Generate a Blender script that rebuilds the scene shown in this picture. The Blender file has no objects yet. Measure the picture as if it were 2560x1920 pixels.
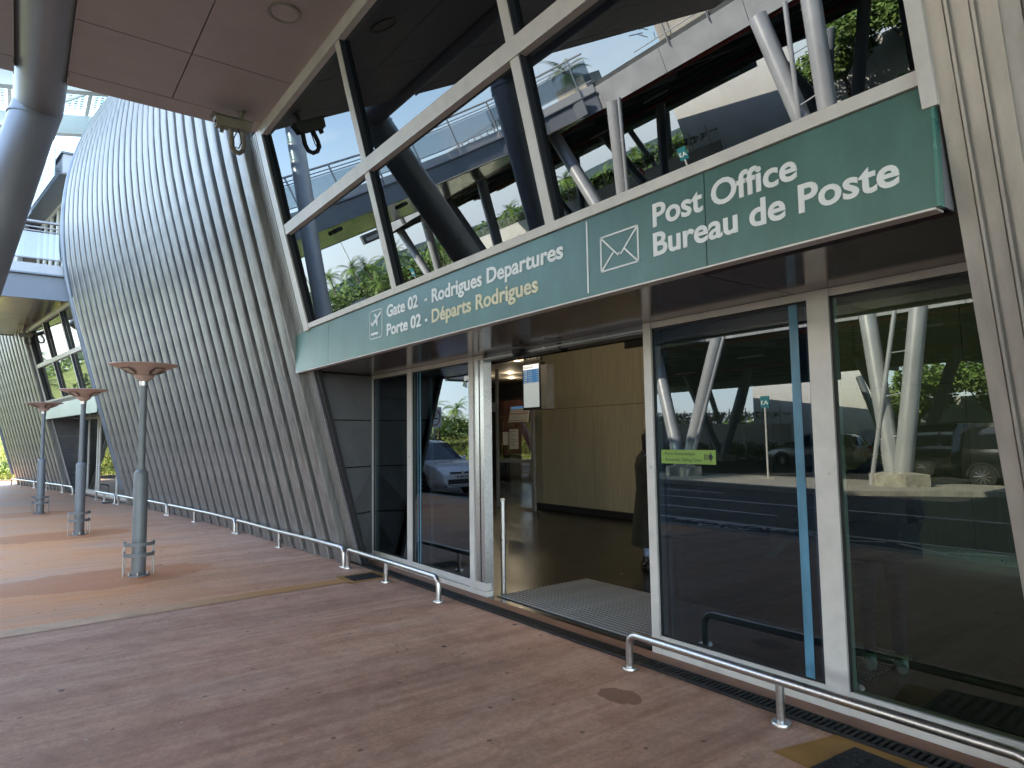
import bpy, math, random
from mathutils import Vector, Matrix
random.seed(7)
S = bpy.context.scene
COL = S.collection
R = math.radians

# ------------------------------------------------------------------ camera
cam = bpy.data.cameras.new('camera')
co = bpy.data.objects.new('camera', cam); COL.objects.link(co); S.camera = co
RM = ((0.5950076, -0.07280887, -0.80041541), (0.80358285, 0.03549054, 0.59413384), (-0.01485104, -0.99671425, 0.0796251))
co.matrix_world = Matrix(((RM[0][0], -RM[0][1], -RM[0][2], 0.0), (RM[1][0], -RM[1][1], -RM[1][2], 0.0),
                          (RM[2][0], -RM[2][1], -RM[2][2], 1.6), (0, 0, 0, 1)))
cam.sensor_width = 36; cam.lens = 36 * 1660 / 2560; cam.clip_start = 0.05; cam.clip_end = 3000

# ------------------------------------------------------------------ light
SUN_EL, SUN_AZ_X = 40.0, -0.22           # sun stands over the terminal roof, a little to the left
sd = Vector((SUN_AZ_X, 1.0, 0)).normalized() * math.cos(R(SUN_EL)); sd.z = math.sin(R(SUN_EL))
sl = bpy.data.lights.new('sun', 'SUN'); sl.energy = 3.6; sl.angle = R(0.5); sl.color = (1, .95, .86)
so = bpy.data.objects.new('sun', sl); COL.objects.link(so)
so.rotation_euler = sd.to_track_quat('Z', 'Y').to_euler(); so.location = sd * 60
W = bpy.data.worlds.new('World'); S.world = W; W.use_nodes = True
wt = W.node_tree; wt.nodes.clear()
def wn(t, **k):
    n = wt.nodes.new(t)
    for a, b in k.items(): setattr(n, a, b)
    return n
sky = wn('ShaderNodeTexSky', sky_type='NISHITA', sun_disc=False, sun_elevation=R(SUN_EL), altitude=20, air_density=1.1, dust_density=.4, ozone_density=3.0)
sky.sun_rotation = math.atan2(sd.x, sd.y)
tc = wn('ShaderNodeTexCoord'); mp = wn('ShaderNodeMapping'); mp.inputs['Scale'].default_value = (1, 1, 2.6)
nz = wn('ShaderNodeTexNoise'); nz.inputs['Scale'].default_value = 2.3; nz.inputs['Detail'].default_value = 7; nz.inputs['Roughness'].default_value = .55
cr = wn('ShaderNodeValToRGB'); cr.color_ramp.elements[0].position = .58; cr.color_ramp.elements[1].position = .84
mx = wn('ShaderNodeMixRGB'); mx.inputs[2].default_value = (5.5, 5.8, 6.3, 1)
bg = wn('ShaderNodeBackground'); bg.inputs['Strength'].default_value = .15
wo = wn('ShaderNodeOutputWorld'); L = wt.links.new
L(tc.outputs['Generated'], mp.inputs[0]); L(mp.outputs[0], nz.inputs['Vector']); L(nz.outputs['Fac'], cr.inputs[0])
L(cr.outputs[0], mx.inputs[0]); L(sky.outputs[0], mx.inputs[1]); hz_s = wn('ShaderNodeSeparateXYZ'); L(tc.outputs['Generated'], hz_s.inputs[0]); hz_r = wn('ShaderNodeMapRange')
hz_r.inputs[1].default_value = .22; hz_r.inputs[2].default_value = -.02; hz_r.inputs[3].default_value = 0; hz_r.inputs[4].default_value = .8; L(hz_s.outputs[2], hz_r.inputs[0])
hz_m = wn('ShaderNodeMixRGB'); hz_m.inputs[2].default_value = (2.7, 3.7, 5.6, 1); L(hz_r.outputs[0], hz_m.inputs[0]); L(mx.outputs[0], hz_m.inputs[1]); L(hz_m.outputs[0], bg.inputs['Color']); L(bg.outputs[0], wo.inputs['Surface'])
S.view_settings.view_transform = 'Standard'; S.view_settings.look = 'None'; S.view_settings.gamma = 1
S.view_settings.use_curve_mapping = False; S.view_settings.use_white_balance = True; S.view_settings.white_balance_temperature = 7700; S.view_settings.white_balance_tint = 12; S.view_settings.exposure = 3.15
S.cycles.max_bounces = 10; S.cycles.glossy_bounces = 6; S.cycles.transparent_max_bounces = 12
S.cycles.diffuse_bounces = 5; S.cycles.sample_clamp_indirect = 8; S.cycles.caustics_reflective = False

# ------------------------------------------------------------------ materials
MATS = {}
def mat(name, col=(.5, .5, .5), rough=.5, metal=0., var=.12, scale=3., bump=0., bscale=40., stretch=(1, 1, 1), spec=.5, dirt=None, emit=None, coat=0.):
    if name in MATS: return MATS[name]
    m = bpy.data.materials.new(name); m.use_nodes = True; t = m.node_tree; b = t.nodes['Principled BSDF']
    b.inputs['Roughness'].default_value = rough; b.inputs['Metallic'].default_value = metal
    b.inputs['Specular IOR Level'].default_value = spec; b.inputs['Coat Weight'].default_value = coat
    l = t.links.new
    if emit:
        b.inputs['Base Color'].default_value = (*col, 1)
        b.inputs['Emission Color'].default_value = (*emit[0], 1); b.inputs['Emission Strength'].default_value = emit[1]
        MATS[name] = m; return m
    c = t.nodes.new('ShaderNodeTexCoord'); mpp = t.nodes.new('ShaderNodeMapping'); mpp.inputs['Scale'].default_value = stretch
    l(c.outputs['Object'], mpp.inputs[0])
    n = t.nodes.new('ShaderNodeTexNoise'); n.inputs['Scale'].default_value = scale; n.inputs['Detail'].default_value = 6; n.inputs['Roughness'].default_value = .62
    l(mpp.outputs[0], n.inputs['Vector'])
    r = t.nodes.new('ShaderNodeValToRGB'); r.color_ramp.elements[0].position = .3; r.color_ramp.elements[1].position = .7
    d = dirt or tuple(x * (1 - 2 * var) for x in col)
    r.color_ramp.elements[0].color = (*d, 1); r.color_ramp.elements[1].color = (*[min(1, x * (1 + var)) for x in col], 1)
    l(n.outputs['Fac'], r.inputs[0]); l(r.outputs[0], b.inputs['Base Color'])
    rr = t.nodes.new('ShaderNodeMapRange'); rr.inputs[3].default_value = max(0, rough - .06); rr.inputs[4].default_value = min(1, rough + .1)
    l(n.outputs['Fac'], rr.inputs[0]); l(rr.outputs[0], b.inputs['Roughness'])
    if bump:
        n2 = t.nodes.new('ShaderNodeTexNoise'); n2.inputs['Scale'].default_value = bscale; n2.inputs['Detail'].default_value = 4
        l(mpp.outputs[0], n2.inputs['Vector'])
        bp = t.nodes.new('ShaderNodeBump'); bp.inputs['Strength'].default_value = bump; bp.inputs['Distance'].default_value = .01
        l(n2.outputs['Fac'], bp.inputs['Height']); l(bp.outputs[0], b.inputs['Normal'])
    MATS[name] = m; return m

def glass(name, tint, fac, rcol=(1, 1, 1), wave=.0, wscale=.8, rough=0., k=.13):
    m = bpy.data.materials.new(name); m.use_nodes = True; t = m.node_tree; t.nodes.clear(); l = t.links.new
    o = t.nodes.new('ShaderNodeOutputMaterial'); mxs = t.nodes.new('ShaderNodeMixShader')
    tr = t.nodes.new('ShaderNodeBsdfTransparent'); tr.inputs[0].default_value = (*tint, 1)
    g = t.nodes.new('ShaderNodeBsdfGlossy'); g.inputs['Color'].default_value = (*rcol, 1); g.inputs['Roughness'].default_value = rough
    fr = t.nodes.new('ShaderNodeLayerWeight'); fr.inputs[0].default_value = .35
    mr = t.nodes.new('ShaderNodeMapRange'); mr.inputs[3].default_value = fac; mr.inputs[4].default_value = fac + k
    l(fr.outputs['Fresnel'], mr.inputs[0]); l(mr.outputs[0], mxs.inputs[0])
    if wave:
        c = t.nodes.new('ShaderNodeTexCoord'); n = t.nodes.new('ShaderNodeTexNoise'); n.inputs['Scale'].default_value = wscale; n.inputs['Detail'].default_value = 1
        b = t.nodes.new('ShaderNodeBump'); b.inputs['Strength'].default_value = wave; b.inputs['Distance'].default_value = .02
        l(c.outputs['Object'], n.inputs['Vector']); l(n.outputs['Fac'], b.inputs['Height']); l(b.outputs[0], g.inputs['Normal'])
    l(tr.outputs[0], mxs.inputs[1]); l(g.outputs[0], mxs.inputs[2]); l(mxs.outputs[0], o.inputs[0])
    MATS[name] = m; return m

M_RIB = mat('ribbed aluminium', (.29, .285, .275), .42, .60, .20, 1.6, .12, 60, (9, 9, .30))
M_RIBD = mat('aluminium trim', (.40, .39, .37), .4, .7, .10, 3, .1, 60, (5, 5, .5))
M_RIBB = mat('blue grey edge tube', (.22, .25, .29), .4, .4)
M_PANEL = mat('right aluminium panel', (.47, .44, .39), .38, .6, .09, 2.5, .12, 50, (5, 5, .5))
M_CREAM = mat('cream aluminium frame', (.66, .64, .595), .45, .15, .06, 6, .05)
M_BLACK = mat('black gasket', (.012, .012, .014), .5)
M_GREYP = mat('grey composite panel', (.25, .25, .26), .42, .3, .06, 5, .05, 200)
M_CEIL = mat('brown grey ceiling panel', (.50, .435, .405), .42, .1, .05, 3, .1, 180)
M_SOFF = mat('glossy brown soffit', (.24, .20, .195), .13, .45, .08, 2)
M_SOFF2 = mat('glossy golden soffit', (.50, .42, .33), .16, .8, .08, 1.5, .25, 3)
M_DARK = mat('dark void', (.02, .02, .022), .8)
M_STEEL = mat('painted grey steel tube', (.36, .37, .39), .33, .25, .06, 2, .12, 220)
M_STEELL = mat('painted light steel tube', (.46, .47, .49), .33, .2, .08, 1.2)
M_STEELD = mat('painted blue grey girder', (.20, .225, .26), .42, .2, .07, 1.5)
M_WHITES = mat('white steelwork', (.75, .76, .74), .45, .1, .06, 1.2)
M_GIRD = mat('underside steel', (.10, .105, .11), .7, .1, .2, 2)
M_REDP = mat('red pipe', (.35, .05, .03), .5)
M_INOX = mat('stainless steel', (.58, .57, .55), .28, 1., .08, 14, .03, 90, (3, 3, 3))
M_GREEN = mat('green sign panel', (.068, .175, .148), .34, .05, .16, 2.6, .03, 30, (1, 1, .5), dirt=(.045, .12, .10))
M_GREENL = mat('green sign panel edge', (.08, .27, .22), .25, .1)
M_WHITE = mat('white lettering', (.82, .83, .80), .4, 0, .03)
M_CRM = mat('faded cream lettering', (.72, .66, .42), .4, 0, .08, 8)
M_POST = mat('grey lamp post', (.21, .235, .245), .42, .2, .08, 4)
M_HEAD = mat('salmon lamp dish', (.68, .50, .44), .45, 0, .06, 6)
M_HEADD = mat('brown lamp dish recess', (.16, .09, .07), .5)
M_LED = mat('pale led panel', (.62, .53, .47), .5, 0, .1, 60)
M_ASPH = mat('asphalt', (.036, .037, .040), .75, 0, .2, 2.5, .5, 160)
M_KERB = mat('concrete kerb', (.36, .34, .30), .8, 0, .18, 3, .5, 40)
M_ISL = mat('island concrete', (.34, .32, .28), .8, 0, .12, 1.2, .3, 30)
M_PAINT = mat('white road paint', (.72, .72, .70), .6, 0, .15, 8)
M_YPAINT = mat('cream road paint', (.55, .48, .33), .6, 0, .2, 8)
M_WALL = mat('white rendered wall', (.66, .65, .63), .8, 0, .05, .8, .3, 15)
M_CONC = mat('rough plinth concrete', (.46, .43, .36), .85, 0, .25, 4, .6, 25)
M_GRASS = mat('grass ground', (.16, .22, .05), .9, 0, .35, 1.2, .6, 12)
M_LEAFP = mat('palm leaf', (.17, .29, .05), .5, 0, .35, 1.5)
M_LEAFT = mat('broad leaf', (.15, .25, .055), .55, 0, .35, 2.0)
M_LEAFH = mat('hedge leaf', (.15, .25, .045), .55, 0, .4, 3)
M_LEAFY = mat('yellow green grass blade', (.36, .40, .10), .6, 0, .35, 1)
M_BARK = mat('bark', (.20, .16, .12), .85, 0, .25, 6, .6, 30)
M_FLOOR = mat('dark polished floor', (.012, .010, .008), .22, 0, .15, 1.2)
M_IWALL = mat('beige wood veneer', (.36, .335, .25), .5, 0, .09, 2.5, .03, 60, (9, 9, .5))
M_ICEIL = mat('interior ceiling', (.20, .18, .16), .7)
M_CURT = mat('dark red curtain', (.10, .03, .022), .7, 0, .25, 6, 0, 40, (4, 4, .3))
M_TRACK = mat('brushed dark aluminium', (.22, .22, .23), .35, .8)
M_IRON = mat('black cast iron', (.022, .022, .023), .6, .3, .3, 20, .5, 90)
M_OCHRE = mat('ochre render patch', (.40, .195, .05), .75, 0, .12, 5, .4, 60)
M_RUBBER = mat('black rubber', (.018, .018, .018), .8)
M_TYRE = mat('tyre', (.015, .015, .016), .75)
M_CARW = mat('white car paint', (.74, .76, .80), .25, .05, .02, 1, coat=.6)
M_CARG = mat('grey car paint', (.42, .40, .37), .28, .5, .03, 1, coat=.6)
M_CARK = mat('black car paint', (.012, .013, .015), .2, .2, .05, 1, coat=.7)
M_CARGL = mat('car window', (.01, .012, .014), .04, 0, .05, 1, spec=1)
M_LAMPG = mat('headlight lens', (.6, .62, .65), .1, .5)
M_LAMPR = mat('red tail light', (.45, .01, .012), .2)
M_PLY = mat('yellow number plate', (.75, .45, .02), .5)
M_TEAL = mat('teal post sign', (.01, .17, .20), .5)
M_STICK = mat('lime sticker', (.20, .34, .06), .5, 0, .04)
M_SKIN = mat('skin', (.38, .22, .15), .55)
M_COAT = mat('dark coat cloth', (.022, .024, .018), .85, 0, .3, 12, .4, 60)
M_NAVY = mat('navy jacket cloth', (.018, .024, .045), .8, 0, .3, 12, .4, 60)
M_JEAN = mat('light denim', (.24, .34, .55), .85, 0, .2, 18, .4, 90)
M_JEAND = mat('dark denim', (.035, .05, .085), .85, 0, .2, 18, .4, 90)
M_HAIR = mat('dark hair', (.012, .009, .008), .5, 0, .3, 30)
M_SHOEW = mat('white sneaker', (.75, .78, .78), .5)
M_SHOEG = mat('green sneaker trim', (.12, .32, .04), .5)
M_SHOEK = mat('black boot', (.012, .012, .013), .3)
M_PAPER = mat('white paper', (.72, .72, .70), .7, 0, .03)
M_PINK = mat('faded red print', (.60, .22, .18), .6)
M_HOUS = mat('camera housing', (.34, .32, .27), .5, 0, .12, 8)
M_SCR = mat('screen white', (.3, .35, .4), .4, emit=((.62, .78, .88), .05))
M_SCRB = mat('screen blue', (.05, .15, .35), .4, emit=((.04, .22, .55), .06))
M_SCRW = mat('screen header', (.5, .5, .5), .4, emit=((.9, .95, 1.), .12))
M_GLOW = mat('downlight lamp', (1, 1, 1), .4, emit=((1, .80, .55), 2.2))
M_BAND = mat('beige parapet panel', (.50, .47, .42), .6, 0, .12, 1.5, .3, 8)
G_UP = glass('mirror tinted window glass', (.06, .08, .09), .07, (.84, .93, 1.), .018, .5, k=.6)
G_DOOR = glass('tinted door glass', (.065, .12, .165), .02, (.84, .94, 1.), .008, .6, k=1.25)
G_DOORG = glass('green tinted door glass', (.12, .21, .175), .022, (.86, .98, .94), .008, .6, k=1.2)
G_FAR = glass('wavy far glass', (.15, .17, .16), .20, (1, 1, .96), .10, .9)
G_RAIL = glass('railing glass', (.55, .60, .63), .16)
G_FRIT = glass('canopy glass', (.55, .80, .82), .15)
G_ROOM = glass('clear partition glass', (.75, .78, .74), .08)

# ------------------------------------------------------------------ mesh helpers
class MB:
    def __init__(s): s.v = []; s.f = []
    def add(s, vs, fs):
        n = len(s.v); s.v += [tuple(p) for p in vs]; s.f += [tuple(i + n for i in f) for f in fs]; return s
    def box(s, x0, x1, y0, y1, z0, z1):
        x0, x1 = sorted((x0, x1)); y0, y1 = sorted((y0, y1)); z0, z1 = sorted((z0, z1))
        return s.add([(x0, y0, z0), (x1, y0, z0), (x1, y1, z0), (x0, y1, z0), (x0, y0, z1), (x1, y0, z1), (x1, y1, z1), (x0, y1, z1)],
                     [(0, 3, 2, 1), (4, 5, 6, 7), (0, 1, 5, 4), (1, 2, 6, 5), (2, 3, 7, 6), (3, 0, 4, 7)])
    def hexa(s, b, t):   # bottom 4 (ccw from above) and top 4
        return s.add(list(b) + list(t), [(0, 3, 2, 1), (4, 5, 6, 7), (0, 1, 5, 4), (1, 2, 6, 5), (2, 3, 7, 6), (3, 0, 4, 7)])
    def prism(s, poly, z0, z1):
        n = len(poly)
        return s.add([(p[0], p[1], z0) for p in poly] + [(p[0], p[1], z1) for p in poly],
                     [tuple(reversed(range(n))), tuple(range(n, 2 * n))] + [(i, (i + 1) % n, n + (i + 1) % n, n + i) for i in range(n)])
    def tube(s, path, rad, n=16, cap=True):
        P = [Vector(p) for p in path]; rs = rad if isinstance(rad, (list, tuple)) else [rad] * len(P)
        T = []
        for i in range(len(P)):
            a = (P[i] - P[i - 1]).normalized() if i else None; b = (P[i + 1] - P[i]).normalized() if i < len(P) - 1 else None
            T.append(((a + b).normalized() if a and b else (a or b)))
        up = Vector((0, 0, 1)) if abs(T[0].z) < .9 else Vector((1, 0, 0))
        u = T[0].cross(up).normalized(); rings = []
        for i, p in enumerate(P):
            u = (u - T[i] * u.dot(T[i])).normalized(); w = T[i].cross(u)
            k = 1.0
            ring = []
            for j in range(n):
                a = 2 * math.pi * j / n; d = u * math.cos(a) + w * math.sin(a)
                if 0 < i < len(P) - 1:   # mitre
                    t0 = (P[i] - P[i - 1]).normalized(); q = d - t0 * (d.dot(T[i])) / max(.2, t0.dot(T[i])); d = d if False else d
                ring.append(p + d * rs[i])
            rings.append(ring)
        vs = [v for r in rings for v in r]; fs = []
        for i in range(len(P) - 1):
            for j in range(n):
                fs.append((i * n + j, i * n + (j + 1) % n, (i + 1) * n + (j + 1) % n, (i + 1) * n + j))
        if cap: fs += [tuple(reversed(range(n))), tuple(range((len(P) - 1) * n, len(P) * n))]
        return s.add(vs, fs)
    def lathe(s, prof, c=(0, 0, 0), n=24, a0=0, a1=2 * math.pi):
        full = abs(a1 - a0 - 2 * math.pi) < 1e-4; m = n if full else n + 1; vs = []
        for r, z in prof:
            for j in range(m):
                a = a0 + (a1 - a0) * j / n; vs.append((c[0] + r * math.cos(a), c[1] + r * math.sin(a), c[2] + z))
        fs = []
        for i in range(len(prof) - 1):
            for j in range(n):
                k = (j + 1) % m; fs.append((i * m + j, i * m + k, (i + 1) * m + k, (i + 1) * m + j))
        return s.add(vs, fs)
    def quad(s, *p): return s.add(p, [tuple(range(len(p)))])

ORG = {}
def smooth(me, ang=40):
    me.polygons.foreach_set('use_smooth', [True] * len(me.polygons)); me.set_sharp_from_angle(angle=R(ang))
def obj(name, mb, m, parent=None, sm=False, kind=None, org=None, recalc=False):
    o0 = Vector(ORG.get(parent.name, (0, 0, 0))) if parent else Vector(org or (0, 0, 0))
    me = bpy.data.meshes.new(name)
    me.from_pydata([(v[0] - o0.x, v[1] - o0.y, v[2] - o0.z) for v in mb.v], [], mb.f)
    me.materials.append(m)
    if sm: smooth(me)
    o = bpy.data.objects.new(name, me); COL.objects.link(o)
    if parent: o.parent = parent; ORG[o.name] = tuple(o0)
    else: o.location = o0; ORG[o.name] = tuple(o0)
    if kind: o['kind'] = kind
    return o
def tag(o, label, cat, group=None):
    o['label'] = label; o['category'] = cat
    if group: o['group'] = group
    return o
def thing(name, label, cat, loc=(0, 0, 0), group=None):
    o = bpy.data.objects.new(name, None); COL.objects.link(o); o.location = loc; o.empty_display_size = .2
    ORG[o.name] = tuple(loc); return tag(o, label, cat, group)
def copy_tree(o, loc=None, rz=None, label=None, parent=None, scale=None):
    c = o.copy(); COL.objects.link(c); c.parent = parent
    if loc is not None: c.location = loc; ORG[c.name] = tuple(loc)
    if rz is not None: c.rotation_euler = (0, 0, rz)
    if scale is not None: c.scale = (scale,) * 3 if not isinstance(scale, tuple) else scale
    if label: c['label'] = label
    for ch in list(o.children): copy_tree(ch, parent=c)
    return c
def part_copy(o, loc, rz=0, parent=None):
    c = o.copy(); COL.objects.link(c); c.parent = parent or o.parent; c.location = loc; c.rotation_euler = (0, 0, rz); return c
def struct(name, mb, m, sm=False):
    o = obj(name, mb, m, None, sm); o['kind'] = 'structure'; return o
def text(name, body, m, x, z, size, y, parent, bold=.0, width=None, shear=0, align='LEFT', flip=None, depth=.003):
    cu = bpy.data.curves.new(name, 'FONT'); cu.body = body; cu.size = size; cu.extrude = depth; cu.offset = bold; cu.align_x = align
    cu.resolution_u = 4; cu.space_character = 1.0
    t = bpy.data.objects.new(name + '_tmp', cu); COL.objects.link(t)
    bpy.context.view_layer.update()
    me = bpy.data.meshes.new_from_object(t.evaluated_get(bpy.context.evaluated_depsgraph_get()))
    bpy.data.objects.remove(t); me.name = name; me.materials.clear(); me.materials.append(m)
    xs = [v.co.x for v in me.vertices]
    if width and xs:
        k = width / (max(xs) - min(xs)); x_0 = min(xs) if align == 'LEFT' else 0
        for v in me.vertices: v.co.x = (v.co.x - x_0) * k
    o = bpy.data.objects.new(name, me); COL.objects.link(o)
    o0 = ORG.get(parent.name, (0, 0, 0)) if parent else (0, 0, 0)
    if parent: o.parent = parent
    o.location = (x - o0[0], y - o0[1], z - o0[2]); o.rotation_euler = (R(90), 0, 0) if flip is None else flip
    return o

# ------------------------------------------------------------------ facade curve and profile
CXs = [-60, -40, -33.35, -26.5, -20.5, -17.2, -13.4, -8, 30]; CYs = [-9, -1.3, .1, 1.49, 2.33, 2.83, 3.28, 3.58, 3.58]
PZs = [0, 2.45, 4.2, 5.3, 6.2, 7.1, 8, 8.8, 9.7, 10.5, 11.25, 11.9, 12.4]; PYs = [0, .65, 1.11, 1.40, 1.57, 1.63, 1.6, 1.48, 1.22, .88, .42, -.1, -.7]
def interp(x, xs, ys):
    if x <= xs[0]: return ys[0]
    for i in range(1, len(xs)):
        if x <= xs[i]: return ys[i - 1] + (ys[i] - ys[i - 1]) * (x - xs[i - 1]) / (xs[i] - xs[i - 1])
    return ys[-1]
def yb(x): return (interp(x - .6, CXs, CYs) + interp(x, CXs, CYs) + interp(x + .6, CXs, CYs)) / 3
def pr(z): return sum(interp(max(0, z + d), PZs, PYs) for d in (-.6, -.4, -.2, 0, .2, .4, .6)) / 7 if 4 < z < 11.9 else interp(z, PZs, PYs)
def head(x): return math.atan2(yb(x + .2) - yb(x - .2), .4)
def fy(x, z): return yb(x) - pr(z)
ZS = [-.02, .4, 1, 1.7, 2.45, 3, 3.6, 4.2, 4.8, 5.3, 5.8, 6.2, 6.7, 7.1, 7.6, 8, 8.4, 8.8, 9.25, 9.7, 10.1, 10.5, 10.9, 11.25, 11.6, 11.9, 12.4]

# ================================================================== GROUND
def pavement_mat():
    m = bpy.data.materials.new('stained red pavement'); m.use_nodes = True; t = m.node_tree; b = t.nodes['Principled BSDF']; l = t.links.new
    c = t.nodes.new('ShaderNodeTexCoord')
    def noise(sc, det, st, rough=.6):
        mpn = t.nodes.new('ShaderNodeMapping'); mpn.inputs['Scale'].default_value = st; l(c.outputs['Object'], mpn.inputs[0])
        n = t.nodes.new('ShaderNodeTexNoise'); n.inputs['Scale'].default_value = sc; n.inputs['Detail'].default_value = det; n.inputs['Roughness'].default_value = rough
        l(mpn.outputs[0], n.inputs['Vector']); return n.outputs['Fac']
    def ramp(f, stops):
        r = t.nodes.new('ShaderNodeValToRGB'); e = r.color_ramp.elements
        e[0].position = stops[0][0]; e[0].color = (*stops[0][1], 1); e[1].position = stops[-1][0]; e[1].color = (*stops[-1][1], 1)
        for p, cc in stops[1:-1]: q = e.new(p); q.color = (*cc, 1)
        l(f, r.inputs[0]); return r.outputs[0]
    def mixc(f, a, bb, bt='MIX'):
        n = t.nodes.new('ShaderNodeMixRGB'); n.blend_type = bt
        for i, v in enumerate((f, a, bb)):
            if isinstance(v, (float, int)): n.inputs[i].default_value = v
            elif isinstance(v, tuple): n.inputs[i].default_value = (*v, 1)
            else: l(v, n.inputs[i])
        return n.outputs[0]
    def mth(op, a, bb=0, cc=None):
        n = t.nodes.new('ShaderNodeMath'); n.operation = op
        for i, v in enumerate((a, bb) if cc is None else (a, bb, cc)):
            if isinstance(v, (int, float)): n.inputs[i].default_value = v
            else: l(v, n.inputs[i])
        return n.outputs[0]
    base = ramp(noise(2.0, 8, (1.5, .10, 1)), [(.28, (.41, .235, .17)), (.5, (.58, .345, .245)), (.72, (.66, .44, .335))])
    streak = ramp(noise(9, 5, (1.6, .07, 1)), [(.3, (.78, .73, .70)), (.62, (1.06, 1.05, 1.04))])
    base = mixc(.85, base, streak, 'MULTIPLY')
    grain = ramp(noise(38, 6, (1, .8, 1), .8), [(.34, (.78, .73, .70)), (.62, (1.13, 1.11, 1.10))])
    base = mixc(.75, base, grain, 'MULTIPLY')
    pale = ramp(noise(1.3, 9, (1, .35, 1), .7), [(.52, (0, 0, 0)), (.70, (1, 1, 1))])
    base = mixc(mth('MULTIPLY', pale, .35), base, (.60, .47, .40))
    mott = ramp(noise(4.5, 12, (1, .75, 1), .82), [(.36, (.70, .60, .53)), (.56, (1.10, 1.06, 1.03))])
    base = mixc(.8, base, mott, 'MULTIPLY')
    # rust coloured field from the lamps outward (x < -7.2) and rings round the posts
    sx = t.nodes.new('ShaderNodeSeparateXYZ'); l(c.outputs['Object'], sx.inputs[0]); X, Y = sx.outputs[0], sx.outputs[1]
    edge = mth('GREATER_THAN', -7.28, X)
    ora = ramp(noise(.55, 6, (1, .55, 1)), [(.34, (.66, .43, .30)), (.48, (.82, .40, .20)), (.64, (.88, .36, .12))])
    ora = mixc(.6, mixc(.6, ora, streak, 'MULTIPLY'), grain, 'MULTIPLY')
    fade = t.nodes.new('ShaderNodeMapRange'); fade.inputs[1].default_value = 2.9; fade.inputs[2].default_value = .6; l(Y, fade.inputs[0])
    base = mixc(mth('MULTIPLY', mth('MULTIPLY', edge, fade.outputs[0]), .9), base, ora)
    farx = t.nodes.new('ShaderNodeMapRange'); farx.inputs[1].default_value = -13; farx.inputs[2].default_value = -24; l(X, farx.inputs[0])
    base = mixc(mth('MULTIPLY', farx.outputs[0], .45), base, (.30, .225, .19))
    for lx, ly in ((-9.28, 1.22), (-14.09, .91), (-18.9, .45)):
        d = mth('SQRT', mth('ADD', mth('POWER', mth('MULTIPLY', mth('SUBTRACT', X, lx - .05), 1.15), 2), mth('POWER', mth('MULTIPLY', mth('SUBTRACT', Y, ly - .35), .62), 2)))
        wob = mth('ADD', d, mth('MULTIPLY', mth('SUBTRACT', noise(3.5, 4, (1, 1, 1)), .5), .45))
        mr = t.nodes.new('ShaderNodeMapRange'); mr.inputs[1].default_value = .78; mr.inputs[2].default_value = .70; l(wob, mr.inputs[0])
        base = mixc(mth('MULTIPLY', mr.outputs[0], .75), base, (.56, .20, .075))
    # wet / chewing gum spots
    for sc, thr, colr, fac in ((5.5, .085, (.13, .075, .055), .75), (11., .06, (.13, .08, .06), .6), (15., .07, (.55, .50, .45), .5), (2.6, .055, (.022, .02, .02), .9), (4.3, .035, (.62, .58, .52), .9), (1.15, .05, (.17, .065, .035), .55)):
        v = t.nodes.new('ShaderNodeTexVoronoi'); v.inputs['Scale'].default_value = sc; mpn = t.nodes.new('ShaderNodeMapping'); mpn.inputs['Location'].default_value = (sc, 2 * sc, 0)
        l(c.outputs['Object'], mpn.inputs[0]); l(mpn.outputs[0], v.inputs['Vector'])
        w = mth('ADD', v.outputs['Distance'], mth('MULTIPLY', mth('SUBTRACT', noise(22, 3, (1, 1, 1)), .5), .07))
        sel = t.nodes.new('ShaderNodeSeparateColor'); l(v.outputs['Color'], sel.inputs[0])
        k = mth('MULTIPLY', mth('LESS_THAN', w, thr), mth('GREATER_THAN', sel.outputs[0], .45))
        base = mixc(mth('MULTIPLY', k, fac), base, colr)
    # damp stain in front of the right rail
    d = mth('SQRT', mth('ADD', mth('POWER', mth('ADD', X, 3.02), 2), mth('POWER', mth('MULTIPLY', mth('SUBTRACT', Y, 3.03), 1.5), 2)))
    wob = mth('ADD', d, mth('MULTIPLY', mth('SUBTRACT', noise(9, 3, (1, 1, 1)), .5), .22))
    base = mixc(mth('MULTIPLY', mth('LESS_THAN', wob, .15), .75), base, (.20, .085, .05))
    # cracks of the stamped slabs
    v = t.nodes.new('ShaderNodeTexVoronoi'); v.feature = 'DISTANCE_TO_EDGE'; v.inputs['Scale'].default_value = 1.0; mpn = t.nodes.new('ShaderNodeMapping'); mpn.inputs['Scale'].default_value = (1.5, .28, 1)
    ww = t.nodes.new('ShaderNodeMixRGB'); ww.inputs[0].default_value = .12; n3 = t.nodes.new('ShaderNodeTexNoise'); n3.inputs['Scale'].default_value = 3; l(c.outputs['Object'], n3.inputs['Vector'])
    l(c.outputs['Object'], ww.inputs[1]); l(n3.outputs['Color'], ww.inputs[2]); l(ww.outputs[0], mpn.inputs[0]); l(mpn.outputs[0], v.inputs['Vector'])
    cr_ = mth('LESS_THAN', v.outputs['Distance'], .006)
    base = mixc(mth('MULTIPLY', cr_, .10), base, (.10, .06, .045))
    l(base, b.inputs['Base Color'])
    b.inputs['Roughness'].default_value = .58; rg = t.nodes.new('ShaderNodeMapRange'); rg.inputs[3].default_value = .42; rg.inputs[4].default_value = .78
    l(noise(2.4, 5, (1.2, .3, 1)), rg.inputs[0]); l(rg.outputs[0], b.inputs['Roughness'])
    bp = t.nodes.new('ShaderNodeBump'); bp.inputs['Strength'].default_value = .45; bp.inputs['Distance'].default_value = .006
    l(noise(30, 8, (1, .7, 1), .7), bp.inputs['Height']); l(bp.outputs[0], b.inputs['Normal'])
    return m
M_PAV = pavement_mat()
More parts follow.
